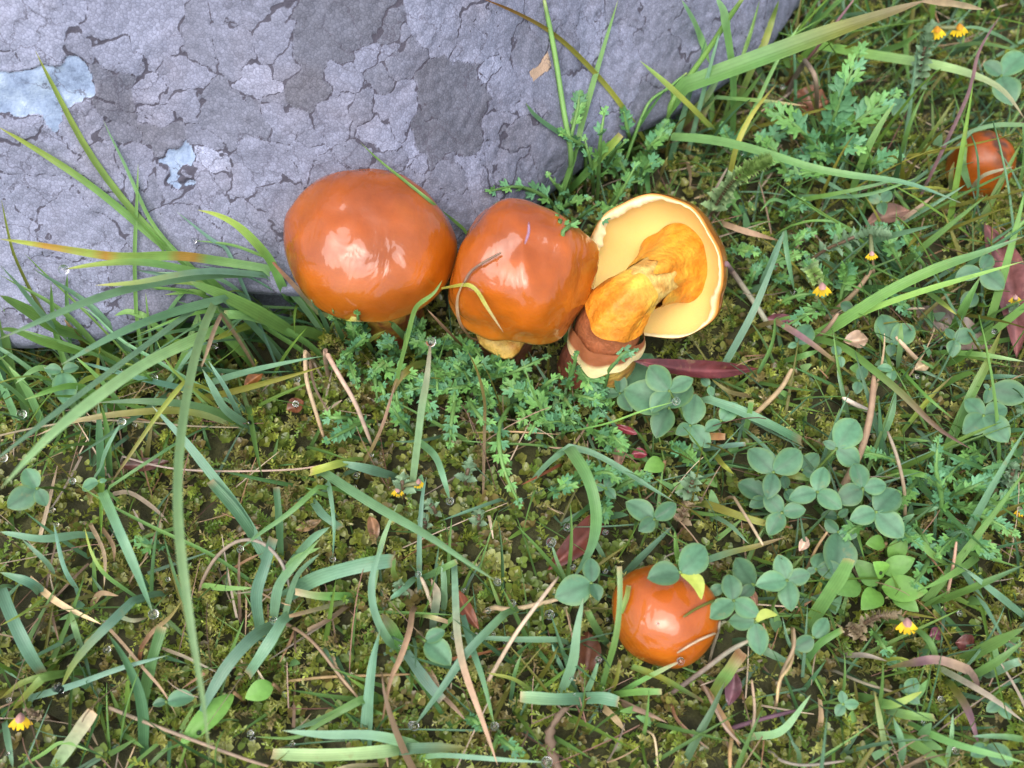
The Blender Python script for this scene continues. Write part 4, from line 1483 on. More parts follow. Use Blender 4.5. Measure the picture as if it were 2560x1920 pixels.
def put(name, me, parent, pos, xd, up, sx, sy=None, sz=None):
    o = ob(name, me, parent)
    o.matrix_local = Matrix.Translation(Vector([float(c) for c in pos])) @ frame(xd, up) @ Matrix.Diagonal((sx, sy or sx, sz or sx, 1))
    return o


# ------------------------------------------------------------------ clover
def clover_w(u):
    return .385 * (math.sin(math.pi * min(1, u ** .88)) ** .72 if 0 < u < 1 else 0) * (1.0 + .12 * (u - .5))


CLV = []
for k in range(6):
    v, f = leaf_grid(11, 7, clover_w, fold=[.35, .15, .5, .25, .1, .4][k], cup=.25, droop=[.05, .12, .0, .1, .2, .05][k], wave=.02, seed=k)
    cc = []
    for i, p in enumerate(v):
        t = abs(-1 + 2 * (i % 7) / 6)
        c = np.array([.085, .195, .105]) * (1 + .12 * (k - 2.5) / 2.5)
        e = 1.0 if t > .99 or p[0] > .97 else 0.0
        c = c * (1 - .45 * e) + np.array([.17, .27, .07]) * .45 * e
        if t < .01:
            c = c * .72
        cc.append(c)
    CLV.append(mesh('clover_leaflet', v, f, 'leaf', np.array(cc)))
v, f = leaf_grid(11, 7, lambda u: clover_w(u) * .55, fold=.1, cup=.3)
v[:, 1] += .22 * np.sin(v[:, 0] * math.pi)
chew = mesh('chewed_leaflet', v, f, 'leaf', np.array([.33, .40, .06]))
HOLE = None
# node ; centres of the leaflets (zoom coordinates); height mm
CLOVER = '''
G 24 1030,212 955,122 1115,165 965,285
G 18 1030,330 872,255 985,430 1110,245
G 14 592,885 548,882 622,832 627,918
G 18 930,1098 830,1030 1008,1040 874,1138
G 22 495,1540 487,1452 370,1592 525,1602
G 28 1108,1468 995,1486 1196,1374 c1190,1560
G 24 1755,775 1660,690 1850,700 1746,862
G 24 2055,912 1958,922 2076,815 2142,968
G 20 1815,1052 1750,985 1900,1040 1766,1132
H 22 1600,742 1580,612 1482,815 1720,812
H 24 2095,552 1955,570 2052,430 2210,520 2112,690
H 22 1800,942 1668,932 c1912,910 1825,1100
H 16 1790,600 1690,470 1720,650
H 18 1500,600 1440,645 1560,560
N 24 850,350 800,325 920,242 938,412
N 24 1040,640 950,685 1130,632 1006,548
N 22 1135,812 1045,836 1214,728 1240,906
N 16 862,960 808,915 935,975 860,1140
N 20 1918,110 1848,48 1850,162 2010,200 2010,88
N 14 700,1230 720,1165 660,1240 810,1240
N 12 860,850 900,820 800,840
M 16 970,622 920,602 1012,614
M 16 870,958 842,920 882,1000
M 22 1900,330 1938,278 1985,402 1810,345
M 18 1700,838 1672,795 1785,815 1706,892
M 14 1250,870 1210,760 1245,915 1330,810
M 14 1010,1140 1030,1085 1005,1182
M 14 1260,1060 1250,1110 1200,1050
M 14 1960,1200 1940,1180 1950,1250 2110,1230
M 14 560,870 530,880 620,800
M 14 1880,510 1900,525 1820,540
E 20 255,612 212,540 150,680 288,672
E 16 680,560 620,590 715,560
D 30 430,1180 365,1175 490,1165 450,1290
L 12 965,1218 962,1170 942,1258 1022,1220
L 12 760,760 690,800 812,690
C 24 2082,432 2030,390 2150,378 2120,500
C 16 1520,560 1525,545 1490,600
C 14 1390,1160 1350,1140 1400,1190 1420,1130
Q 12 1300,1500 1300,1412 1410,1348 1230,1512 1342,1560
Q 10 1800,1540 1720,1510 1820,1580 1770,1600
G 12 1180,450 1195,340 1130,480 1250,520
G 14 1390,420 1450,350 1330,450
G 10 1240,560 1220,590 1280,560
G 12 1700,960 1640,980 1600,900
G 12 1950,760 2010,700 2020,780
G 10 1310,180 1320,215 1280,150
I 12 1150,1200 1100,1210 1250,1180
J 14 1280,780 1350,740 1370,850
N 14 480,650 470,600 520,700
L 12 1400,1150 1440,1090 1380,1110 1450,1180
L 14 1950,1500 1900,1540 2050,1570
L 12 2050,1200 2000,1230 2080,1260
'''
for ln_ in CLOVER.strip().split('\n'):
    tk = ln_.split()
    z, h = tk[0], float(tk[1]) / 1000
    nx, ny = map(float, tk[2].split(','))
    node = P(*px(z, nx, ny), h)
    sc = mpp(node)
    off = rng.uniform(-1, 1, 2) * h * .5
    gb = np.array([node[0] + off[0], node[1] + off[1] + .002, 0])
    gb[2] = float(gz(gb[0], gb[1])) - .002
    size = []
    rt = root('clover_leaf', gb, category='clover')
    up0 = unit(unit(CAM - node) * .75 + np.array([0, 0, .6]) + rng.normal(0, .12, 3))
    wcode = False
    for q in tk[3:]:
        ch = q[0] == 'c'
        wcode |= ch
        lx, ly = map(float, q.lstrip('c').split(','))
        tgt = P(*px(z, lx, ly), h + rng.uniform(-.001, .0015))
        d = tgt - node
        d = d - up0 * (d @ up0) * .6
        ln2 = 1.95 * np.linalg.norm(d)
        size.append(ln2)
        up = unit(up0 + rng.normal(0, .16, 3))
        put('leaflet', chew if ch else CLV[rng.integers(6)], rt, node - gb, d, up, ln2, ln2 * rng.uniform(.86, 1.04), ln2 * rng.uniform(.6, 1.2))
    v, f = tube(catmull([gb - gb, (node - gb) * .55 + np.array([off[0] * .1, .001, 0]), node - gb], 7), [.0005, .00045, .0004, .0004, .0004, .0004, .0004], 6)
    ob('stalk', mesh('stalk', v, f, 'leaf', np.array([.13, .22, .05])), rt)
    ms = float(np.mean(size))
    n_ = len(tk) - 3
    rt['label'] = ('%s %s %sclover leaf by %s' % ('large' if ms > .0095 else 'tiny' if ms < .0062 else 'mid-sized', {2: 'half-hidden', 3: 'three-part', 4: 'four-part'}[n_], 'chewed ' if wcode else '', near(node)))

# ------------------------------------------------------------------ yarrow
YLF = []
for k in range(4):
    # a leaflet: narrow blade with three or four pointed lobes
    L5 = [(0, 0, .10), (.28, 0, .14), (.62, 0, .15), (1.0, 0, .0)]
    v, f = [], []

    def finger(a, d, l, w_):
        a, d = np.array(a), unit(np.array(d))
        sd = np.array([-d[1], d[0], 0])
        i = len(v)
        for q, ww, zq in ((0, .7, 0), (.45, 1.0, .05), (.8, .62, .02), (1, .0, -.03)):
            for sg in (-1, 0, 1):
                v.append(a + d * l * q + sd * w_ * ww * sg + np.array([0, 0, zq * l * .5 + abs(sg) * w_ * .35]))
        for r_ in range(3):
            for c_ in range(2):
                f.append([i + r_ * 3 + c_, i + r_ * 3 + c_ + 1, i + (r_ + 1) * 3 + c_ + 1, i + (r_ + 1) * 3 + c_])
    finger((0, 0, 0), (1, .05 * (k - 1.5), 0), 1.0, .17)
    finger((.25, .04, .01), (.75, .62, .08), .56, .13)
    finger((.45, -.04, .01), (.8, -.55, .05), .52, .12)
    if k % 2:
        finger((.12, -.03, .0), (.7, -.7, .1), .44, .1)
    YLF.append(mesh('yarrow_leaflet', np.array(v), f, 'leaf', np.array([[.13, .30, .09], [.105, .26, .12], [.15, .33, .085], [.105, .27, .13]][k])))
# zoom  leaf width px  n pairs  heights mm : rachis base to tip
YARROW = '''
B 150 8 6,26,24 1660,1520 1600,1400 1500,1330 1350,1290 1180,1320
B 170 6 8,36,46 1920,1330 1930,1100 1940,950 1965,780
B 110 6 6,22,28 1760,1380 1660,1310 1580,1215
B 130 7 6,24,28 1640,1480 1700,1420 1840,1370
B 110 6 6,18,26 1680,1600 1800,1500 1920,1410
B 140 7 6,28,40 1900,1580 2040,1400 2180,1150
B 110 6 8,26,34 1890,1300 1880,1160 1830,960
B 100 5 8,28,36 1960,1180 2030,1060 2110,980
B 120 6 6,22,30 1960,1500 2080,1300 2210,1250
Q 120 8 5,16,18 340,1395 480,1380 620,1330 790,1250
Q 120 7 5,24,34 920,1490 960,1380 985,1300 1000,1230
Q 150 6 5,16,14 720,1490 620,1490 500,1460
Q 110 5 5,18,20 740,1500 800,1430 880,1390
Q 110 6 6,14,12 940,1510 1060,1530 1180,1560
Q 100 6 6,12,10 880,1470 930,1560 1010,1660
Q 90 6 5,14,14 190,1400 160,1480 150,1580
Q 120 7 5,14,14 330,1440 200,1460 40,1480
Q 90 6 5,12,12 330,1500 340,1600 380,1680
Q 80 6 4,16,20 200,1240 280,1180 340,1260
F 120 8 10,16,12 1500,270 1480,380 1460,500 1450,640
F 110 7 10,16,12 1570,300 1620,400 1690,480 1770,530
F 130 9 8,18,10 1870,370 1800,480 1790,620 1820,800 1930,1050
F 120 7 8,14,12 1500,270 1380,240 1240,250 1110,280
F 90 6 6,14,12 930,60 930,160 950,330
F 120 6 8,16,14 1990,310 1930,290 1840,240
F 110 6 8,14,10 1900,360 1960,420 1940,510
F 100 6 6,14,12 1130,170 1250,190 1400,190
F 100 6 6,14,14 860,120 800,160 760,150
F 90 6 5,12,12 560,60 640,110 720,60
F 110 7 6,14,14 1560,110 1500,170 1440,160
R 150 6 4,16,20 680,1500 600,1420 520,1360
R 130 6 4,16,18 760,1560 700,1640 620,1690
G 150 6 6,14,12 480,480 560,530 690,520
G 130 6 6,14,12 330,230 450,260 590,290
G 120 6 6,12,10 200,360 300,390 400,420
G 140 5 5,12,10 470,480 520,420 560,350
G 130 5 5,12,10 560,500 590,560 640,610
G 110 6 6,14,14 20,340 40,250 30,140
C 190 9 8,30,40 1050,880 1110,700 1180,500 1270,290
C 170 8 8,26,26 1040,880 960,790 870,700 750,620
C 170 8 8,26,30 1070,870 1200,740 1330,640 1470,540
C 150 7 8,22,22 1070,890 1170,850 1290,830
C 120 6 6,20,24 1080,860 1130,760 1170,690
C 150 7 6,18,20 1240,990 1360,940 1480,900
C 130 7 8,22,26 0,960 60,840 150,760
C 130 6 6,20,22 0,1060 40,960 110,930
C 130 6 6,22,28 1150,620 1180,540 1130,480
C 130 7 6,16,16 1100,1000 1000,990 860,1020
M 120 8 6,16,16 45,185 110,190 200,200 280,200
M 130 8 6,16,16 220,360 350,300 480,240 620,220
M 110 8 4,14,14 200,480 240,380 280,300
M 100 7 4,12,12 360,380 440,400 520,420
N 140 10 6,26,34 1600,860 1610,700 1570,500 1590,290
N 150 8 6,20,22 1590,750 1720,690 1850,630 1980,560
N 110 7 6,18,22 1640,720 1590,640 1510,560
N 140 9 6,18,20 1620,740 1800,800 1980,880 2150,970
N 120 7 6,16,18 1700,760 1850,850 1960,820
L 130 7 10,14,10 1800,40 1900,110 2040,200
L 100 6 4,12,10 1150,700 1230,800 1280,880
J 120 4 5,12,10 1780,1430 1850,1500 1950,1560
J 110 4 5,12,12 1570,1310 1620,1330 1660,1380
E 110 6 6,14,12 1150,1010 1020,1010 940,960
'''
_r = random.Random(23)
YEX = []
for cnt, (x0, x1, y0, y1), (a0, a1), (l0, l1) in ((30, (800, 1560, 880, 1090), (0, 360), (70, 130)), (10, (1080, 1240, 890, 960), (20, 160), (50, 90)), (8, (860, 1060, 850, 900), (30, 150), (50, 80)),
                                                  (9, (1400, 1640, 330, 470), (30, 170), (70, 120)), (16, (1850, 2330, 380, 800), (0, 360), (80, 150)), (14, (2180, 2540, 1080, 1420), (0, 360), (80, 150)), (6, (1350, 1800, 1060, 1250), (0, 360), (60, 110))):
    for _i in range(cnt):
        bx_, by_ = _r.uniform(x0, x1), _r.uniform(y0, y1)
        an_, le_ = R(_r.uniform(a0, a1)), _r.uniform(l0, l1)
        ex_, ey_ = bx_ + math.cos(an_) * le_, by_ - math.sin(an_) * le_ * .85
        YEX.append('S %d %d 4,%d,%d %d,%d %d,%d %d,%d' % (_r.uniform(34, 58), _r.randint(6, 9), _r.randint(10, 17), _r.randint(9, 20), bx_, by_, (bx_ + ex_) / 2 + _r.uniform(-12, 12), (by_ + ey_) / 2 - _r.uniform(0, 16), ex_, ey_))
for ln_ in YARROW.strip().split('\n') + YEX:
    tk = ln_.split()
    z, wp, npair = tk[0], float(tk[1]), max(4, int(int(tk[2]) * .8))
    hs = [float(h_) / 1000 for h_ in tk[3].split(',')]
    pp = catmull([px(z, *map(float, q.split(','))) for q in tk[4:]], 18)
    s = np.linspace(0, 1, 18)
    hh = hs[0] * (1 - s) * (1 - 2 * s) + 4 * hs[1] * s * (1 - s) + hs[2] * s * (2 * s - 1)
    path = np.array([P(a, b_, h_) for (a, b_), h_ in zip(pp, hh)])
    path[1:-1] = .25 * path[:-2] + .5 * path[1:-1] + .25 * path[2:]
    r0 = path[0].copy()
    r0[:2] += unit(path[0] - path[2])[:2] * .003
    r0[2] = float(gz(r0[0], r0[1])) - .002
    path = np.vstack([r0, path])
    m_ = len(path)
    wm = wp * ZOOM[z][2] * mpp(path[9])
    rt = root('yarrow_leaf', r0, category='yarrow')
    v, f = tube(path - r0, np.interp(np.linspace(0, 1, m_), [0, .5, 1], [.0006, .0007, .0003]), 6)
    ob('leaf_axis', mesh('leaf_axis', v, f, 'leaf', np.array([.13, .26, .07])), rt)
    t = tangents(path)
    for i in range(npair):
        u = .22 + .74 * i / max(1, npair - 1)
        k = u * (m_ - 1)
        k0 = min(int(k), m_ - 2)
        pos = path[k0] + (path[k0 + 1] - path[k0]) * (k - k0)
        up = unit(unit(CAM - pos) * .5 + np.array([0, 0, .5]) + rng.normal(0, .2, 3))
        sd = unit(np.cross(up, t[k0]))
        ln2 = wm * .78 * math.sin(math.pi * (.18 + .74 * u)) ** .7 * rng.uniform(.85, 1.1)
        for sg in (-1, 1):
            d = sd * sg * math.cos(R(38)) + t[k0] * math.sin(R(38)) * (1 + u * .8) + up * rng.uniform(-.15, .4)
            put('leaflet', YLF[rng.integers(4)], rt, pos - r0, d, up, ln2, ln2 * sg, ln2)
    put('leaflet', YLF[0], rt, path[-1] - r0 - t[-1] * .0004, t[-1], np.array([0, -.3, 1.]), wm * .42)
    rt['label'] = '%s %s yarrow leaf by %s' % ('large' if wm > .0068 else 'small' if wm > .0050 else 'slight', 'upright' if path[-1][2] > .024 else 'low-lying', near(path[len(path) // 2]))

# ------------------------------------------------------------------ flowering spikes
tl = lambda u: .34 * math.sin(math.pi * min(1, u ** .8)) ** .7 if 0 < u < 1 else .03
EYL = []
for k, c in enumerate(([.22, .33, .15], [.18, .29, .17], [.26, .21, .13], [.24, .38, .12])):
    v, f = leaf_grid(10, 5, tl, fold=.4, cup=.3, droop=.1, teeth=1, tooth=.22)
    EYL.append(mesh('toothed_leaf', v, f, 'leaf', np.array(c)))
v, f = leaf_grid(7, 5, lambda u: .09 + .22 * u ** .8 - .05 * (u > .95), fold=-.1, cup=.2, droop=.35)
v[-3, 0] -= .12
PET = mesh('petal', v, f, 'petal', np.array([.74, .50, .02]))
v, f = leaf_grid(7, 5, lambda u: .30 * math.sin(math.pi * min(.97, u * .9 + .08)) ** .5, fold=-.9, cup=.6)
HOOD = mesh('hood', v, f, 'petal', np.array([.50, .30, .28]))
HOODY = mesh('hood', v, f, 'petal', np.array([.62, .30, .03]))


def flower(parent, org, pos, d, up, size, hood=HOOD):
    fl = root('flower', (pos - org))
    fl.parent = parent
    for a in (-36, 0, 36):
        Mx = np.array(Matrix.Rotation(R(a), 3, Vector(up)))
        put('petal', PET, fl, np.zeros(3), Mx @ d + up * .05, up, size, size * .85, size)
    put('hood', hood, fl, -d * size * .25 + up * size * .05, d * .6 + up * .55, up, size * .95, size * 1.0, size)


# zoom  leaf px  kind  heights : stem base to tip | flowers as f x,y
EYE = '''
C 90 0 4,24,34 380,1290 440,1180 520,1060 620,980 730,920
C 90 1 4,22,26 880,1580 1050,1450 1180,1390 1300,1340 1400,1340 f1335,1470s
C 80 0 4,18,20 960,1500 990,1560 1020,1600 f1050,1655b
C 80 1 6,32,40 1600,560 1610,420 1640,280 1680,160 f1712,175b f1840,160b
L 80 2 4,14,16 990,720 1090,670 1200,610 1330,600 f1405,660b
I 60 2 4,10,10 330,1300 260,1290 190,1270 f140,1320b
F 100 1 8,12,12 1130,960 1125,920 1120,880 f1090,965s f1235,908s
F 90 1 6,12,12 1560,900 1570,840 1585,780
F 80 1 6,10,10 1650,1200 1650,1160 1650,1120
F 80 1 5,9,9 1360,1130 1340,1080 1310,1050
F 70 1 5,9,9 1280,1220 1280,1180 1270,1150
G 110 1 6,14,18 1140,960 1170,900 1195,830
G 90 2 5,12,14 1110,1130 1120,1070 1150,1010
M 60 1 4,14,16 2100,640 2130,600 2150,560 f2150,545s
N 70 1 4,14,16 2080,640 2120,560 2140,480 f2190,812s
J 70 1 4,10,10 1120,460 1110,420 1100,390
L 70 2 4,10,12 1100,760 1060,720 1020,680
'''
for ln_ in EYE.strip().split('\n'):
    tk = ln_.split()
    z, lp, kd = tk[0], float(tk[1]), int(tk[2])
    hs = [float(h_) / 1000 for h_ in tk[3].split(',')]
    pts = [q for q in tk[4:] if q[0] != 'f']
    fls = [q for q in tk[4:] if q[0] == 'f']
    pp = catmull([px(z, *map(float, q.split(','))) for q in pts], 14)
    s = np.linspace(0, 1, 14)
    hh = hs[0] * (1 - s) * (1 - 2 * s) + 4 * hs[1] * s * (1 - s) + hs[2] * s * (2 * s - 1)
    path = np.array([P(a, b_, h_) for (a, b_), h_ in zip(pp, hh)])
    r0 = path[0].copy()
    r0[2] = float(gz(r0[0], r0[1])) - .002
    path = np.vstack([r0, path])
    rt = root('flowering_herb', r0, category='wildflower')
    v, f = tube(path - r0, np.full(len(path), .00055), 6)
    ob('stem', mesh('stem', v, f, 'leaf', np.array([.12, .08, .05])), rt)
    t = tangents(path)
    Ltot = float(np.sum(np.linalg.norm(np.diff(path[1:], axis=0), axis=1)))
    lm = lp * ZOOM[z][2] * mpp(path[7])
    nw = max(4, int(Ltot / (lm * .38)))
    for i in range(nw):
        u = .25 + .75 * (i / (nw - 1)) ** .75
        k = u * (len(path) - 1)
        k0 = min(int(k), len(path) - 2)
        pos = path[k0] + (path[k0 + 1] - path[k0]) * (k - k0)
        a_ = unit(np.cross(t[k0], np.array([.2, .5, .8])))
        b2 = np.cross(t[k0], a_)
        n_l = 2 if u < .7 else 4
        for q in range(n_l):
            an = i * 1.57 + q * 2 * math.pi / n_l + rng.normal(0, .2)
            d = a_ * math.cos(an) + b2 * math.sin(an)
            dd = d * .85 + t[k0] * (.35 + .5 * u)
            if pos[2] + dd[2] * lm < .002:
                dd = dd * np.array([1, 1, -.3])
            sz = lm * (1.05 - .45 * u) * rng.uniform(.85, 1.15)
            put('leaf', EYL[3] if (kd == 0 and u > .6) else EYL[kd], rt, pos - r0, dd, t[k0] + d * .1, sz)
    for q in fls:
        big = q[-1] == 'b'
        fx, fy = map(float, q[1:-1].split(','))
        j = np.argmin([np.hypot(*(np.array(project(p_)) - np.array(px(z, fx, fy)))) for p_ in path])
        pos = P(*px(z, fx, fy), path[j][2] + .002)
        fp = unit(unit(CAM - pos) + np.array([0, 0, .3]))
        ds = -UPS - fp * (-UPS @ fp)
        flower(rt, r0, pos - (unit(ds) * .001), unit(ds), fp, .0035 if big else .0023, HOODY if z == 'C' and big and fx > 1600 else HOOD)
        v, f = tube(np.array([path[j] - r0, pos - r0]), [.0006, .0008], 5)
        ob('flower_stalk', mesh('flower_stalk', v, f, 'leaf', np.array([.16, .18, .08])), rt)
    rt['label'] = '%s %s by %s' % (['fresh green', 'grey-green', 'faded brownish'][kd], 'wildflower spike with yellow flower' if fls else 'toothed-leaf wildflower rosette', near(path[len(path) // 2]))

# ------------------------------------------------------------------ oval leaves
ov = lambda u: .30 * math.sin(math.pi * min(1, u ** .9)) ** .75 if 0 < u < 1 else .015
v, f = leaf_grid(12, 7, ov, fold=.22, cup=.35, droop=.1, wave=.02)
OVAL = [mesh('oval_leaf', v, f, 'leaf', np.array(c)) for c in ([.12, .26, .06], [.10, .23, .075], [.15, .33, .06])]
rp_ = P(*px('L', 1225, 420), 0)
rt = root('oval_leaved_seedling', rp_, label='seedling with several smooth oval green leaves below the large clover patch', category='seedling')
for q in ('1060,230 1210,400', '1540,430 1225,410', '1110,540 1222,430', '1450,210 1230,310', '1390,60 1290,230', '900,420 1090,370', '1470,560 1300,440', '1200,250 1260,330'):
    a, b_ = [tuple(map(float, t_.split(','))) for t_ in q.split()]
    h = rng.uniform(.008, .015)
    pa, pb = P(*px('L', *a), h), P(*px('L', *b_), h * .6)
    put('leaf', OVAL[rng.integers(3)], rt, pb - rp_, pa - pb, unit(CAM - pb) + np.array([0, 0, .6]), np.linalg.norm(pa - pb), np.linalg.norm(pa - pb) * rng.uniform(.9, 1.15))
v, f = tube(catmull([(0, 0, -.003), (0, .001, .004), (.001, .002, .009)], 5), [.0007] * 5, 6)
ob('stem', mesh('stem', v, f, 'leaf', np.array([.14, .22, .06])), rt)
for z, a, b_, lab in (('I', (1700, 1170), (1890, 1080), 'single round glossy green leaf on thin stalk over the bright feathery moss'), ('I', (1240, 1490), (1620, 1140), 'spoon-shaped pale green leaf holding a dewdrop'),
                      ('N', (1080, 1040), (1210, 1040), 'tiny bluish folded leaf beneath the large clover patch'), ('G', (870, 750), (1000, 700), 'small reddish-rimmed round leaf by the grey-green rosette')):
    pa, pb = P(*px(z, *a), .012), P(*px(z, *b_), .010)
    g_ = pb.copy()
    g_[2] = float(gz(pb[0], pb[1])) - .002
    rt = root('seedling_leaf', g_, label=lab, category='seedling')
    l_ = np.linalg.norm(pa - pb)
    put('leaf', OVAL[2], rt, pb - g_, pa - pb, unit(CAM - pb) + np.array([0, 0, .5]), l_, l_ * (.55 if lab.startswith('spoon') else 1.2))
    v, f = tube(np.array([[0, 0, 0], (pb - g_) * .5 + np.array([.0005, 0, 0]), pb - g_]), [.0005] * 3, 6)
    ob('stalk', mesh('stalk', v, f, 'leaf', np.array([.2, .13, .06])), rt)

# ------------------------------------------------------------------ dead leaves
dl = lambda u: .5 * math.sin(math.pi * min(1, max(0, u)) ** .95) ** .8 if 0 < u < 1 else .01
DEAD = (('Q', (1400, 1275), (2260, 1320), 48, (.10, .022, .022), 'glossy purple-brown willow-like dead leaf lying below the upturned mushroom', .006),
        ('G', (610, 1010), (190, 1445), 62, (.16, .045, .03), 'folded red-brown dead leaf on moss between the mushrooms', .007),
        ('J', (1500, 420), (1655, 700), 34, (.16, .045, .015), 'small chestnut-brown pointed dead leaf in the moss', .009),
        ('M', (1930, -20), (2155, 960), 80, (.15, .058, .055), 'long plum-coloured dead leaf beneath grass at the meadow side', .010),
        ('G', (705, 490), (690, 750), 38, (.34, .19, .13), 'small mottled pinkish-tan dead leaf beside the clover', .008),
        ('K', (1690, 880), (1645, 1150), 42, (.10, .045, .055), 'dark violet dead leaf tucked beneath a cropped grass blade', .005),
        ('C', (870, 570), (1090, 580), 80, (.22, .085, .035), 'crumpled brown dead leaf behind the yarrow', .010),
        ('C', (1300, 1300), (1560, 1210), 52, (.25, .14, .10), 'crumpled dusty-brown dead leaf beyond the upturned mushroom', .008),
        ('M', (1400, 590), (2000, 900), 90, (.20, .15, .12), 'greyish-brown withered leaf under the long green blades', .004),
        ('K', (540, 560), (500, 930), 62, (.13, .05, .025), 'brown dead leaf strip beside the orange button mushroom', .005),
        ('M', (330, 690), (580, 700), 34, (.15, .04, .055), 'magenta-tinted small dead leaf beside the grey twig', .006),
        ('G', (770, 650), (880, 655), 28, (.22, .035, .05), 'tiny crimson leaf beside the grey-green rosette', .007),
        ('G', (660, 450), (820, 510), 20, (.22, .03, .04), 'narrow dark red leaf at the tip of the pinkish-tan leaf', .010),
        ('F', (30, 240), (160, 150), 30, (.34, .13, .03), 'small orange-brown leaf scrap by the dark hollow', .008),
        ('E', (820, 450), (1170, 420), 34, (.12, .05, .035), 'dark reddish dead leaf under grass below the boulder', .005),
        ('F', (900, 1130), (930, 1320), 30, (.26, .14, .07), 'curled light brown leaf scrap in the olive moss', .006),
        ('F', (380, 1230), (560, 1160), 26, (.34, .22, .11), 'tan curled leaf scrap by the bright moss', .007),
        ('F', (440, 340), (320, 400), 40, (.15, .055, .025), 'rust-brown leaf scrap under the blades in the moss', .003),
        ('L', (1560, 740), (1640, 720), 34, (.14, .035, .055), 'small purple-pink leaf by the faded flower spike', .006),
        ('L', (1740, 790), (1880, 830), 50, (.14, .04, .03), 'dark red rounded leaf under the grass by the faded flower', .004),
        ('M', (900, 850), (1080, 830), 46, (.36, .25, .17), 'withered tan flower head among the clover', .010),
        ('M', (1420, 1060), (1520, 1020), 30, (.42, .32, .19), 'bleached papery seed husk at the foot of a cream stalk', .010),
        ('L', (660, 160), (710, 60), 26, (.50, .36, .27), 'pale papery sheath beside the oval-leaved seedling', .010),
        ('H', (1740, 610), (1810, 810), 18, (.33, .18, .11), 'narrow light-brown leaf sliver among the clover leaflets', .010))
for i, (z, a, b_, w, c, lab, h) in enumerate(DEAD):
    pa, pb = P(*px(z, *a), h), P(*px(z, *b_), h)
    l_ = float(np.linalg.norm(pb - pa))
    wm = w * mpp(pa)
    big = w >= 75 and l_ < .03
    v, f = leaf_grid(18, 9, lambda u: dl(u), fold=.55 if not big else .2, cup=.2, wave=.14 if big else .07, seed=i)
    v[:, 2] += np.array([.05 * nz(p_, 3.0, i) + .03 * nz(p_, 9, i + 3) for p_ in v]) * (2 if big else 1)
    v[:, 1] *= wm / l_
    v[:, 2] *= wm / l_ * 1.0
    v[:, 1] += .05 * np.sin(v[:, 0] * 3.0) * (1 if i % 2 else -1)
    cc = np.array([np.array(c) * .8 * (1 + .5 * nz(p_, 6, i)) for p_ in v])
    midrib = (np.arange(len(v)) % 9) == 4
    cc[midrib] = cc[midrib] * 1.5 + .01
    o = ob('dead_leaf', mesh('dead_leaf', v * l_, f, 'deadleaf', cc), label=lab, category='dead leaf')
    o.matrix_world = Matrix.Translation(Vector(pa)) @ frame(pb - pa, unit(CAM - pa) * .6 + np.array([0, 0, .6]))

# woody twig
tw = [P(*px('K', *q), h) for q, h in (((370, 1170), .008), ((300, 1240), .007), ((235, 1370), .005), ((250, 1500), .005), ((300, 1660), .005))]
v, f = tube(catmull(tw, 20) - tw[2], np.interp(np.linspace(0, 1, 20), [0, .4, .45, 1], [.0006, .0008, .0013, .0010]), 9)
v = v + np.array([[nz(p_, 700, 3) * .0008, nz(p_, 900, 5) * .0006, 0] for p_ in v])
o = ob('twig', mesh('twig', v, f, 'litter', np.array([.17, .12, .08])), label='knobbly woody brown twig lying among moss and dry grass', category='twig')
o.location = tw[2].tolist()

# ------------------------------------------------------------------ dew
DROPS = '''D 1480,1005,26 1125,1130,20 1060,1230,30 820,1180,22 150,1480,32 2055,1240,20 2045,1410,20 1720,1540,20 380,1185,45
E 360,760,20 390,860,16 930,170,14 110,920,16 20,400,30 1160,1240,16
I 740,840,24 390,1100,34 1730,1420,22 1375,1415,18 730,660,22 60,1190,18 50,1560,14 1890,640,26
J 1545,430,16 1880,520,26 1715,570,20 1185,1360,24 1840,780,24 1935,785,20 1630,735,12 1230,320,22 625,465,20 530,1600,26 1105,820,14 2140,600,34 360,1490,18 765,1010,14 1750,730,16 620,1330,16
F 805,855,24 790,935,18 385,360,24 60,490,20 755,330,18 910,710,14 2065,1290,12
G 1030,300,22 590,1190,20 365,1430,20 410,720,18 365,670,14 590,1460,18
K 405,940,16 1090,505,10 690,470,14 430,1060,12
M 700,640,22 2000,780,20 1440,1110,16
C 820,495,16 590,880,16 1180,270,12 770,600,12
L 1640,1185,22 1520,1345,16 1740,1540,24 1770,590,18 1220,310,14'''
for ln_ in DROPS.split('\n'):
    tk = ln_.split()
    for q in tk[1:]:
        x, y, r_ = map(float, q.split(','))
        p = P(*px(tk[0], x, y), .011, gap=.0006)
        DEW.append((p, r_ * ZOOM[tk[0]][2] * mpp(p)))
import bmesh
bm = bmesh.new()
bmesh.ops.create_icosphere(bm, subdivisions=3, radius=1)
bm.verts.ensure_lookup_table()
drop_me = bpy.data.meshes.new('dew_drop')
bm.to_mesh(drop_me)
bm.free()
drop_me.materials.append(MAT['water'])
drop_me.polygons.foreach_set('use_smooth', np.ones(len(drop_me.polygons), bool))
for p, r_ in DEW:
    o = ob('dew_drop', drop_me, label='%s clear dewdrop hanging by %s' % ('fat' if r_ > .00125 else 'small' if r_ < .0008 else 'round', near(p)), category='dewdrop')
    o.location = [float(c) for c in p]
    o.scale = (r_, r_, r_ * .94)
    o['group'] = 'dewdrops on grass and moss'



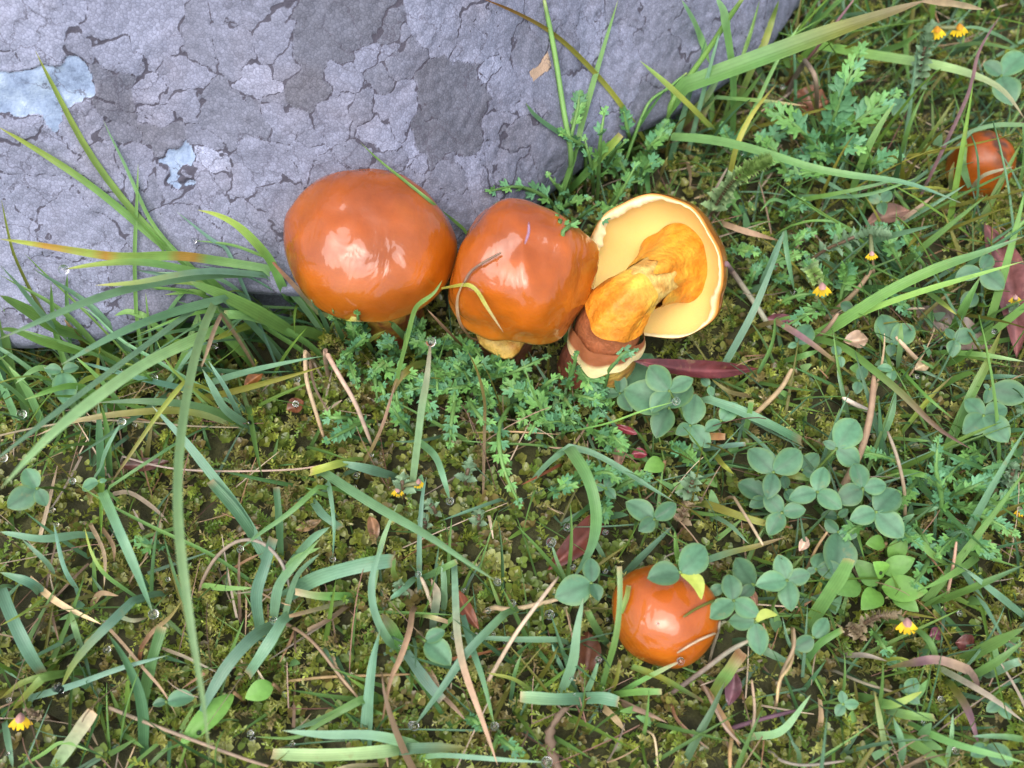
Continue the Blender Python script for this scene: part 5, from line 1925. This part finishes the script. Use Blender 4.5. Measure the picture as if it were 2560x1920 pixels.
# ------------------------------------------------------------------ uncountable cover
def scatter(tv, tf, org, Xa, Ya, Za, cols):
    """copies of template tv under axes Xa, Ya, Za (already scaled)"""
    tv = np.asarray(tv, float)
    n, k = len(org), len(tv)
    v = org[:, None] + tv[None, :, 0, None] * Xa[:, None] + tv[None, :, 1, None] * Ya[:, None] + tv[None, :, 2, None] * Za[:, None]
    f = np.asarray(tf)[None] + (np.arange(n) * k)[:, None, None]
    return v.reshape(-1, 3), f.reshape(-1, f.shape[-1]), np.repeat(cols, k, axis=0)


def rand_ground(n, x0=-.24, x1=.28, y0=-.13, y1=.30):
    x = rng.uniform(x0, x1, n)
    y = rng.uniform(y0, y1, n)
    # not inside the boulder
    a = np.arctan2(y - CEN[1], x - CEN[0])
    r_ = np.hypot(x - CEN[0], y - CEN[1])
    ok = (r_ > rbase(a) * .955) & (np.exp(-(((x + .073) / .020) ** 2 + ((y - .0145) / .010) ** 2)) < rng.uniform(.35, .75, n))
    x, y = x[ok], y[ok]
    return np.stack([x, y, gz(x, y)], 1)


def proj_all(p):
    v_ = p - CAM
    w = v_ @ FWD
    return np.stack([1280 + FPX * (v_ @ RIGHT) / w, 960 - FPX * (v_ @ UPS) / w], 1)


def blob(q, lst):
    """soft mask from (x, y, rx, ry) ellipses in photo pixels"""
    m_ = np.zeros(len(q))
    for x, y, rx, ry in lst:
        m_ = np.maximum(m_, np.exp(-(((q[:, 0] - x) / rx) ** 2 + ((q[:, 1] - y) / ry) ** 2)))
    return m_


# soft cushions of the moss: local height
def cushion(p):
    return .0035 * (np.sin(p[:, 0] * 170 + np.sin(p[:, 1] * 120) * 1.5) * np.cos(p[:, 1] * 190 + 1) * .5 + .5)


LEAFT = [(0, 0, 0)]
for u_, w_, z_ in ((.25, .33, .0), (.58, .43, .04), (.88, .25, .02)):
    LEAFT += [(u_, -w_, z_ + .3 * w_), (u_, 0, z_ - .06), (u_, w_, z_ + .3 * w_)]
LEAFT = np.array(LEAFT + [(1.0, 0, -.04)])
LEAFF = [(0, 1, 2, 2), (0, 2, 3, 3)]
for r_ in range(2):
    LEAFF += [(1 + r_ * 3, 4 + r_ * 3, 5 + r_ * 3, 2 + r_ * 3), (2 + r_ * 3, 5 + r_ * 3, 6 + r_ * 3, 3 + r_ * 3)]
LEAFF += [(7, 10, 8, 8), (8, 10, 9, 9)]


def tri(fs):
    out = []
    for a in fs:
        a = list(a)
        out.append(a[:3])
        if a[3] != a[2]:
            out.append([a[0], a[2], a[3]])
    return np.array(out)


# leafy moss: rosettes of rounded wet leaves
c0 = rand_ground(30000)
q = proj_all(c0)
wgt = .60 + .5 * blob(q, [(760, 1060, 330, 230), (1050, 1480, 420, 260), (1050, 1250, 350, 200), (1900, 1000, 220, 120), (900, 1700, 400, 200), (1450, 1200, 180, 160)])
inner = (q[:, 0] > -150) & (q[:, 0] < 2700) & (q[:, 1] < 2080)
keep = rng.random(len(c0)) < wgt * np.where(inner, 1, .35)
c0, q = c0[keep], q[keep]
lush = blob(q, [(760, 1060, 330, 230), (1050, 1480, 420, 260), (1900, 1000, 220, 120)])
nl = 5
org = np.repeat(c0, nl, axis=0)
org[:, 2] += cushion(org) + rng.uniform(.0003, .0028, len(org))
an = np.tile(np.arange(nl) * 2 * math.pi / nl, len(c0)) + np.repeat(rng.uniform(0, 6.28, len(c0)), nl) + rng.normal(0, .25, len(org))
el = rng.uniform(.15, 1.0, len(org))
d = np.stack([np.cos(an) * np.cos(el), np.sin(an) * np.cos(el), np.sin(el)], 1)
sz = np.repeat(rng.uniform(.0013, .0024, len(c0)) * (1 + .3 * lush), nl) * rng.uniform(.75, 1.2, len(org))
upv = np.stack([-np.cos(an) * np.sin(el), -np.sin(an) * np.sin(el), np.cos(el)], 1)
sdv = np.cross(upv, d)
pal = np.array([[.22, .26, .045], [.175, .235, .045], [.28, .30, .075], [.15, .22, .045], [.22, .18, .06], [.20, .29, .06], [.33, .36, .12]])
cl = pal[np.repeat(rng.integers(0, len(pal), len(c0)), nl)] * rng.uniform(.6, 1.3, (len(org), 1))
v, f, cc = scatter(LEAFT, tri(LEAFF), org, d * sz[:, None], sdv * (sz * .95)[:, None], upv * sz[:, None], cl)
ob('leafy_moss', mesh('leafy_moss', v, f, 'moss', cc), kind='stuff', label='olive-brown wet leafy moss carpet covering the ground', category='moss')

# feathery moss shoots
c0 = rand_ground(17000)
q = proj_all(c0)
wgt = .34 + .9 * blob(q, [(620, 1330, 260, 240), (640, 1560, 260, 300), (700, 1800, 300, 180), (2450, 1450, 250, 350), (2300, 1850, 350, 120), (1250, 1800, 500, 160), (2150, 900, 350, 200), (2450, 560, 200, 160), (880, 900, 150, 100)])
inner = (q[:, 0] > -150) & (q[:, 0] < 2700) & (q[:, 1] < 2080)
keep = rng.random(len(c0)) < wgt * np.where(inner, 1, .3)
c0, q = c0[keep], q[keep]
per = 20
tq = np.tile(np.linspace(0, 1, per), len(c0))
az = np.repeat(rng.uniform(0, 6.28, len(c0)), per)
sl = np.repeat(rng.uniform(.005, .011, len(c0)), per)
lift = np.repeat(rng.uniform(.25, 1.1, len(c0)), per)
org = np.repeat(c0, per, axis=0)
org[:, 2] += cushion(org) + .0022
axd = np.stack([np.cos(az) * np.cos(lift), np.sin(az) * np.cos(lift), np.sin(lift)], 1)
org = org + axd * (sl * tq)[:, None] - np.array([0, 0, 1.0]) * (sl * tq ** 2 * .35 * np.sin(lift))[:, None]
roll = np.tile(np.arange(per) * 2.4, len(c0)) + np.repeat(rng.uniform(0, 6, len(c0)), per)
e1 = np.stack([-np.sin(az), np.cos(az), 0 * az], 1)
e2 = np.cross(axd, e1)
sd0 = e1 * np.cos(roll)[:, None] + e2 * np.sin(roll)[:, None]
d = unit(axd * .7 + sd0 * .8)
sz = .0022 * (1 - .45 * tq) * rng.uniform(.8, 1.25, len(org))
nn_ = unit(np.cross(d, np.cross(axd, sd0)))
pal = np.array([[.30, .35, .06], [.23, .30, .05], [.36, .38, .11], [.17, .28, .05], [.28, .28, .085], [.24, .20, .08]])
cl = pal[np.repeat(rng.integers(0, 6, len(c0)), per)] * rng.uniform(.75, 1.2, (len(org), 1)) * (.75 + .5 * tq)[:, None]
v, f, cc = scatter([(0, 0, 0), (.45, -.24, .1), (.45, .24, .1), (1, 0, -.08), (.45, 0, 0)], np.array([(0, 1, 4), (0, 4, 2), (1, 3, 4), (4, 3, 2)]), org, d * sz[:, None], np.cross(nn_, d) * sz[:, None], nn_ * sz[:, None], cl)
ob('feathery_moss', mesh('feathery_moss', v, f, 'moss', cc), kind='stuff', label='bright yellow-green feathery moss shoots among the leafy moss', category='moss')


# strips: fallen dry bits and short turf
def strip_template(n, bend, taper, curl=0.0):
    v_, f_ = [], []
    for i in range(n):
        u = i / (n - 1)
        w = (.5 * (1 - taper * u ** 2))
        for sg in (-1, 0, 1):
            v_.append((u - bend * bend * .3 * u ** 3, sg * w, bend * u * (1 - .5 * u) - abs(sg) * .0 + curl * abs(sg)))
    return np.array(v_), tri(grid_faces(n, 3).tolist())


def strips(name, n, lens, wids, elev, pal, mat, wfun, label, cat, bends=(.15, .5, -.2), taper=.97, zoff=(.001, .006), area=None, colmul=None):
    vs_, fs_, cs_, o_ = [], [], [], 0
    c0 = rand_ground(n, *(area or (-.24, .28, -.13, .30)))
    q = proj_all(c0)
    ok = rng.random(len(c0)) < wfun(q)
    for c_, r_ in ((c1, .013), (c2, .012), (c3 + np.array([.004, -.004, 0]), .024), (c4, .019), (c5 + np.array([0, -.005, 0]), .015)):
        ok &= np.hypot(c0[:, 0] - c_[0], c0[:, 1] - c_[1]) > r_ + (.006 if lens[1] > .03 else 0)
    c0 = c0[ok]
    for bnd in bends:
        k = rng.random(len(c0)) < 1 / len(bends)
        c = c0[k].copy()
        if not len(c):
            continue
        c[:, 2] += rng.uniform(*zoff, len(c))
        a = rng.uniform(0, 6.28, len(c))
        e = rng.uniform(*elev, len(c))
        d = np.stack([np.cos(a) * np.cos(e), np.sin(a) * np.cos(e), np.sin(e)], 1)
        up = np.stack([-np.cos(a) * np.sin(e), -np.sin(a) * np.sin(e), np.cos(e)], 1)
        rl = rng.normal(0, .5, len(c))
        sdv = np.cross(up, d)
        sd2 = sdv * np.cos(rl)[:, None] + up * np.sin(rl)[:, None]
        up2 = np.cross(d, sd2)
        L_ = rng.uniform(*lens, len(c))
        W_ = rng.uniform(*wids, len(c))
        tv, tf = strip_template(7, bnd, taper, .008)
        P_ = np.array(pal)
        cl = P_[rng.integers(0, len(P_), len(c))] * rng.uniform(.65, 1.3, (len(c), 1))
        v, f, cc = scatter(tv, tf, c, d * L_[:, None], sd2 * W_[:, None], up2 * L_[:, None], cl)
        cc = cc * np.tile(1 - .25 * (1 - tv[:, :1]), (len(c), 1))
        vs_.append(v)
        fs_.append(f + o_)
        cs_.append(cc)
        o_ += len(v)
    vv, ff, cc = np.vstack(vs_), np.vstack(fs_), np.vstack(cs_)
    st = np.zeros((len(vv), 3))
    st[:, 1] = np.tile([-1, 0, 1], len(vv) // 3)
    ob(name, mesh(name, vv, ff, mat, cc, st), kind='stuff', label=label, category=cat)


DRY = [[.33, .25, .15], [.24, .17, .105], [.42, .34, .24], [.19, .13, .085], [.27, .16, .09], [.24, .20, .15]]
strips('plant_litter', 3600, (.004, .024), (.0003, .0009), (-.05, .35), DRY, 'litter',
       lambda q: .35 + .5 * blob(q, [(300, 1350, 350, 250), (1700, 1800, 600, 130), (700, 900, 150, 90), (1900, 1650, 350, 200), (1750, 300, 250, 150)]) - .2 * blob(q, [(760, 1060, 200, 150)]),
       'scattered dry tan and brown grass litter over the moss', 'litter', taper=.7, zoff=(.002, .008), bends=(.5, -.4, .9, .2, -.8))
strips('rootlets', 1500, (.008, .035), (.00018, .0004), (-.05, .5), [[.19, .11, .08], [.26, .18, .13], [.16, .08, .065], [.35, .28, .21]], 'litter', lambda q: .5 + 0 * q[:, 0],
       'hair-thin brown dead stems tangled through the moss', 'litter', taper=.5, bends=(.9, -.8, .5, -.3), zoff=(.002, .009))
GRN = [GC['f'], GC['b'], GC['k'], GC['f'], (.16, .29, .05), (.09, .22, .07), GC['o']]
strips('short_turf', 15000, (.007, .030), (.0005, .0015), (.05, .95), GRN, 'grass',
       lambda q: np.clip(.12 + .8 * blob(q, [(2250, 1050, 360, 520), (2300, 1700, 300, 200), (2000, 500, 300, 300), (2400, 250, 250, 250), (150, 1000, 300, 120), (1650, 1180, 250, 150), (1900, 1500, 300, 200), (300, 1700, 300, 200), (1300, 1650, 350, 180), (650, 800, 150, 70)]), 0, 1),
       'short green turf grass growing up through the moss', 'grass', bends=(.12, .35, .6, -.3), taper=.95)
strips('tussock_grass', 9000, (.022, .055), (.0010, .0026), (.25, 1.0), GRN, 'grass',
       lambda q: .8 * blob(q, [(120, 985, 300, 110), (480, 940, 220, 80), (640, 865, 100, 50), (1680, 400, 130, 60), (1950, 180, 130, 110), (2250, 60, 300, 120), (2480, 900, 130, 330), (2330, 1250, 140, 240), (2250, 620, 160, 140)]),
       'longer grass tufts along the foot of the boulder and the meadow side', 'grass', bends=(.25, .5, .8, -.3), taper=.97)
strips('small_herbs', 5000, (.003, .0065), (.0016, .0034), (.0, .7), [(.13, .27, .09), (.11, .24, .12), (.16, .31, .09), (.09, .20, .08)], 'leaf',
       lambda q: np.clip(.05 + .6 * blob(q, [(2150, 1050, 300, 330), (1750, 1200, 260, 200), (2000, 600, 260, 200), (2300, 1650, 260, 220), (1350, 1050, 230, 110), (1100, 930, 250, 60)]), 0, 1),
       'small green herb leaves filling gaps between clover and grass', 'herbs', bends=(.2, .5), taper=.9, zoff=(.003, .010))
strips('outer_turf', 5200, (.012, .045), (.0012, .0030), (.3, 1.3), GRN + DRY[:2], 'grass', lambda q: ((q[:, 0] < -60) | (q[:, 0] > 2620) | (q[:, 1] > 1990) | (q[:, 1] < -40)) * 1.0,
       'meadow grass around the mossy patch', 'grass', bends=(.15, .4, .7), taper=.97, area=(-.6, .7, -.22, .75))
settle_labels()
